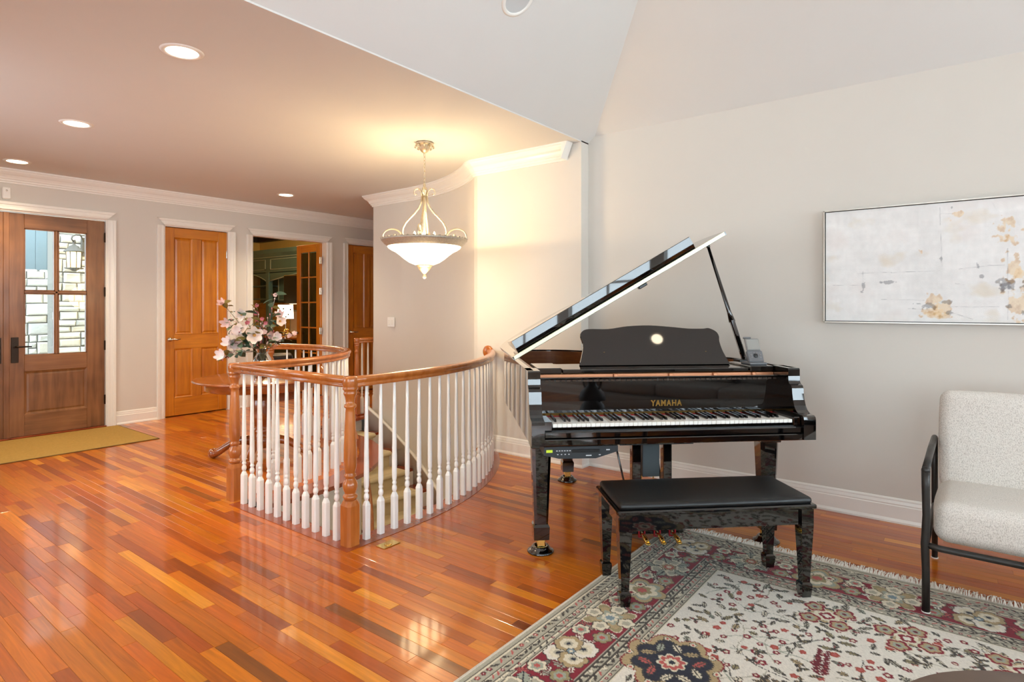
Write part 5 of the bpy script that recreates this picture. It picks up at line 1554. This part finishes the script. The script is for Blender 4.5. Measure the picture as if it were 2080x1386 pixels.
# ================================================================ FOYER TABLE AND FLOWERS
TX, TY, TZ = 2.965, 5.225, .742
tb = thing('pedestal_table', 'round mahogany pedestal table behind the front railing carrying the flowers', 'table', (TX, TY, 0))
m = MB(); m.lathe([(0, TZ - .024), (.55, TZ - .024), (.572, TZ - .018), (.58, TZ - .010), (.574, TZ - .003), (.56, TZ), (0, TZ)], 64); m.build('top', table_wood, tb)
m = MB(); m.lathe([(.455, TZ - .095), (.465, TZ - .10), (.478, TZ - .094), (.48, TZ - .03), (.48, TZ - .024), (.45, TZ - .024), (.45, TZ - .095)], 64, cap=False); m.build('apron', table_wood, tb)
m = MB(); m.lathe([(.22, TZ - .025), (.22, TZ - .045), (.10, TZ - .06), (.07, .63), (.055, .60), (.06, .585), (.085, .57), (.095, .53), (.105, .46), (.098, .38), (.075, .31), (.06, .285), (.075, .27), (.085, .255), (.085, .235), (.07, .22), (.095, .20), (.11, .17), (.105, .12), (.06, .09), (0, .085)], 32); m.build('pedestal', table_wood, tb)
for k in range(4):
    a = math.radians(37.7 + 90 + 6) + PI / 2 * k
    ca, sa = math.cos(a), math.sin(a)
    m = MB()
    pts = [(.08, .15), (.15, .165), (.24, .145), (.32, .10), (.37, .065), (.405, .05), (.425, .045)]
    m.tube([(r * ca, r * sa, z) for r, z in pts], [.045, .042, .036, .033, .034, .040, .044], 12)
    m.ball((.43 * ca, .43 * sa, .046), (.046, .046, .046), 12, 8)
    m.build('foot', table_wood, tb)
vs_ = thing('glass_vase', 'clear glass bottle vase of flowers on the mahogany table', 'vase', (TX - .01, TY - .03, TZ))
gl = glass('vase_glass', (226, 232, 228), .02, 1.5)
m = MB(); m.lathe([(0, .0), (.055, 0), (.062, .006), (.074, .06), (.083, .11), (.084, .14), (.074, .18), (.058, .205), (.05, .22), (.05, .235), (.058, .25), (.064, .265)], 32, cap=False); m.build('body', gl, vs_)
m = MB(); m.lathe([(.065, .262), (.0665, .266), (.063, .269), (.061, .265)], 32, cap=False); m.build('lip', gl, vs_)
green_stem = plain('stem_green', (92, 84, 56), .7, noise=.2, nscale=50)
leaf_ms = [plain('leaf_dark', (74, 98, 76), .5, noise=.15, nscale=30), plain('leaf_olive', (138, 122, 62), .55, noise=.2, nscale=30), plain('leaf_sage', (126, 142, 108), .55, noise=.15, nscale=30)]
petal_w = plain('petal_white', (244, 224, 212), .7, noise=.05, nscale=20); petal_p = plain('petal_pink', (232, 196, 188), .7, noise=.12, nscale=20); petal_r = plain('petal_rose', (204, 116, 124), .7, noise=.15, nscale=30); petal_l = plain('petal_lilac', (240, 224, 220), .7, noise=.08, nscale=20)
stamen = plain('stamen', (190, 140, 70), .8, noise=.2, nscale=80)
def leaf_mesh(L, W_, mat_, curl=.25):
    v_, f_ = [], []
    n = 6
    for i in range(n + 1):
        t = i / n; w_ = W_ * math.sin(PI * min(1, t * .96 + .04)) ** .8
        z = -curl * L * t * t
        v_ += [(-w_, L * t, z + w_ * .25), (0, L * t, z), (w_, L * t, z + w_ * .25)]
    for i in range(n): f_ += [(3 * i, 3 * i + 1, 3 * i + 4, 3 * i + 3), (3 * i + 1, 3 * i + 2, 3 * i + 5, 3 * i + 4)]
    m = MB(); m.add(v_, f_, True); return m.mesh('leaf', mat_)
LEAVES = [leaf_mesh(.10, .026, leaf_ms[0]), leaf_mesh(.085, .022, leaf_ms[1]), leaf_mesh(.075, .019, leaf_ms[2])]
def petal_mesh(L, W_, cup, mat_):
    v_, f_ = [], []
    n, k = 6, 4
    for i in range(n + 1):
        t = i / n
        w_ = W_ * (math.sin(PI * (.12 + .80 * t)) ** .75)
        for j in range(k + 1):
            s2 = j / k * 2 - 1
            v_.append((s2 * w_, L * t, cup * L * (t * t * .9) + .35 * w_ * s2 * s2))
    for i in range(n):
        for j in range(k): f_.append((i * (k + 1) + j, i * (k + 1) + j + 1, (i + 1) * (k + 1) + j + 1, (i + 1) * (k + 1) + j))
    m = MB(); m.add(v_, f_, True); return m.mesh('petal', mat_)
PET = {'white': petal_mesh(.060, .026, .75, petal_w), 'lilac': petal_mesh(.056, .024, 1.0, petal_l), 'pink': petal_mesh(.044, .018, 1.3, petal_p), 'rose': petal_mesh(.022, .012, .7, petal_r), 'blush': petal_mesh(.024, .013, .6, petal_p)}
def look(d): return Vector(d).to_track_quat('Z', 'Y').to_euler()
def bloom(parent, loc, d, kind, s_=1.):
    b_ = bpy.data.objects.new('bloom', None); COL.objects.link(b_); b_.parent = parent; b_.location = loc; b_.rotation_euler = look(d); b_.scale = (s_,) * 3
    n = {'white': 6, 'lilac': 6, 'pink': 5, 'rose': 5, 'blush': 5}[kind]
    for q in range(n): from_mesh('petal', PET[kind], b_, (0, 0, .002 * (q % 2)), (rr.uniform(-.15, .25), 0, 2 * PI * q / n + rr.uniform(-.12, .12)))
    if kind == 'white': 
        c_ = MB(); c_.ball((0, 0, .014), (.012, .012, .016), 8, 6); c_.build('flower_centre', stamen, b_)
    return b_
TOC = Vector((-TX, -TY, .2)).normalized()          # towards the room
VX, VY = TX - .01, TY - .03
SIDE = RIGHT.copy()
KN = {'white': 'white magnolia', 'lilac': 'pale lilac magnolia', 'pink': 'pink bud', 'rose': 'rose pink blossom', 'blush': 'small blush blossom'}
# (sideways, height above table, towards room, blooms, leaves, words)
BR = [(-.36, .58, .02, ['pink'], 5, 'magnolia branch with a broad olive leaf reaching highest to the left'),
      (-.30, .40, .06, ['pink', 'blush', 'blush'], 5, 'branch with small blush flowers in front of the maple door'),
      (-.26, .22, .10, ['lilac', 'lilac'], 4, 'drooping stem of large pale lilac blooms low on the left'),
      (-.34, .10, .06, ['lilac'], 3, 'low stem ending in one pale bud just left of the vase'),
      (-.40, .06, .02, ['rose', 'blush'], 4, 'lowest trailing sprig with tiny pink buds over the door edge'),
      (-.14, .48, .10, ['white', 'blush', 'rose'], 4, 'stem with a creamy cupped bloom left of the bouquet centre'),
      (.02, .30, .22, ['white'], 3, 'stem with the big open white magnolia facing the room'),
      (-.04, .56, .04, ['rose', 'rose', 'rose'], 4, 'upright stem topped with bright rose blossoms'),
      (.13, .66, .02, ['blush'], 6, 'tall stem topped with green leaves against the dark cabinet'),
      (.19, .48, .06, ['pink', 'white'], 3, 'branch holding a pale pink bloom next to the lit lamp'),
      (.17, .28, .10, ['lilac', 'pink'], 4, 'stem of pale pink buds right of the big magnolia'),
      (.30, .30, .02, ['blush', 'blush'], 3, 'thin sprig with a tiny pink flower reaching farthest right'),
      (-.18, .33, .16, ['lilac', 'white'], 4, 'stem of pale lilac blooms between the drooping stem and the big magnolia'),
      (.04, .44, .12, ['rose', 'rose', 'blush', 'blush'], 4, 'dense stem of pink blossoms at the bouquet centre'),
      (.10, .20, .14, [], 5, 'leafy stem of yellow green leaves by the vase neck')]
for (sx, hz, fw_, bl, nl, words) in BR:
    br = thing('flowering_branch', words, 'flower', (VX, VY, TZ), 0, 'flower stems in the glass vase')
    tip = SIDE * sx + Vector((-FWD.x, -FWD.y, 0)) * fw_ + Vector((0, 0, hz + .10))
    base = Vector((-sx * .09, fw_ * .1, .012)); neck = SIDE * (sx * .10) + Vector((0, 0, .235))
    midp = neck.lerp(tip, .5) + Vector((0, 0, .05))
    pts = []
    for i in range(13):
        t = i / 12
        if t < .3: p = base.lerp(neck, t / .3)
        else:
            u = (t - .3) / .7; p = (1 - u) ** 2 * neck + 2 * u * (1 - u) * midp + u * u * tip
        pts.append(p)
    MB().tube(pts, [.0035 - .0018 * i / 12 for i in range(13)], 6).build('stem', green_stem, br)
    for q in range(nl + 4):
        p = pts[6 + (q * 5 + 1) % 7] + Vector((rr.uniform(-.015, .015), rr.uniform(-.015, .015), rr.uniform(-.01, .015)))
        k = rr.choice((0, 0, 1, 2)) if 'olive' not in words and 'yellow' not in words else 1
        from_mesh('leaf', LEAVES[k], br, p, (rr.uniform(-.4, .9), rr.uniform(-.7, .7), rr.random() * 2 * PI), (rr.uniform(.8, 1.2),) * 3)
    for q, kd in enumerate(bl):
        p = tip if q == 0 else pts[11 - q] + Vector((rr.uniform(-.04, .04), rr.uniform(-.04, .04), rr.uniform(-.01, .03)))
        d = (TOC * 1.2 + Vector((rr.uniform(-.6, .6), rr.uniform(-.6, .6), rr.uniform(-.1, .6)))).normalized() if not (kd == 'white' and sx == .02) else TOC
        bloom(br, p, d, kd, 1.25 if (kd == 'white' and sx == .02) else rr.uniform(.85, 1.1))
    # tiny buds scattered along the upper stem
    for q in range(6):
        p = pts[6 + q] + Vector((rr.uniform(-.03, .03), rr.uniform(-.03, .03), rr.uniform(-.02, .03)))
        MB().ball((0, 0, 0), (.006, .006, .009), 6, 5).tube([(0, 0, -.006), tuple((pts[5 + q] - p) * .9)], .0012, 4).build('bud', rr.choice((petal_p, petal_r, petal_w)), br, p)

# ================================================================ SMALL THINGS
mat_w = plain('tan_mat', (176, 140, 76), .95, spec=.1, noise=.22, nscale=60, bump=.7, bscale=220)
dm = thing('door_mat', 'tan woven mat lying before the front door', 'mat', (1.50, 7.36, 0))
MB().box(-1.2, 1.2, -.56, .545, .001, .010, .003).build('pile', mat_w, dm)
m = MB()
for q in ((-1.21, 1.21, -.572, -.56), (-1.21, 1.21, .545, .557)): m.box(q[0], q[1], q[2], q[3], .001, .0085, .002)
for q in ((-1.212, -1.2), (1.2, 1.212)): m.box(q[0], q[1], -.56, .545, .001, .0085, .002)
m.build('bound_edge', plain('mat_binding', (112, 84, 40), .9), dm)
sw_a = -13.5
sp = pol(R_WALL - .001, 7.0, 1.20)
sw = thing('light_switch', 'white double light switch on the curved stair wall', 'light switch', sp, math.radians(7.0))
MB().box(-.008, 0, -.058, .058, -.06, .06, .003).build('plate', white_gloss, sw)
for yy in (-.024, .024): MB().box(-.013, -.006, yy - .016, yy + .016, -.033, .033, .003).build('rocker', trim_paint, sw)
al = thing('door_sensor', 'small white motion sensor above the front door', 'sensor', (1.700, YB, 2.515))
MB().box(-.036, .036, -.03, 0, 0, .122, .008).build('housing', white_gloss, al); MB().ball((0, -.03, .088), (.009, .005, .009), 8, 6).build('lens', nickel, al)
fo = thing('floor_outlet', 'brass floor outlet plate beside the near newel post', 'floor outlet', (2.327, 2.717, .0), 0)
MB().box(-.062, .062, -.038, .038, .0005, .0042, .001).build('plate', brass, fo)
MB().lathe([(0, .004), (.024, .004), (.024, .0062), (.020, .0068), (0, .0068)], 24).build('screw_cap', brass, fo)
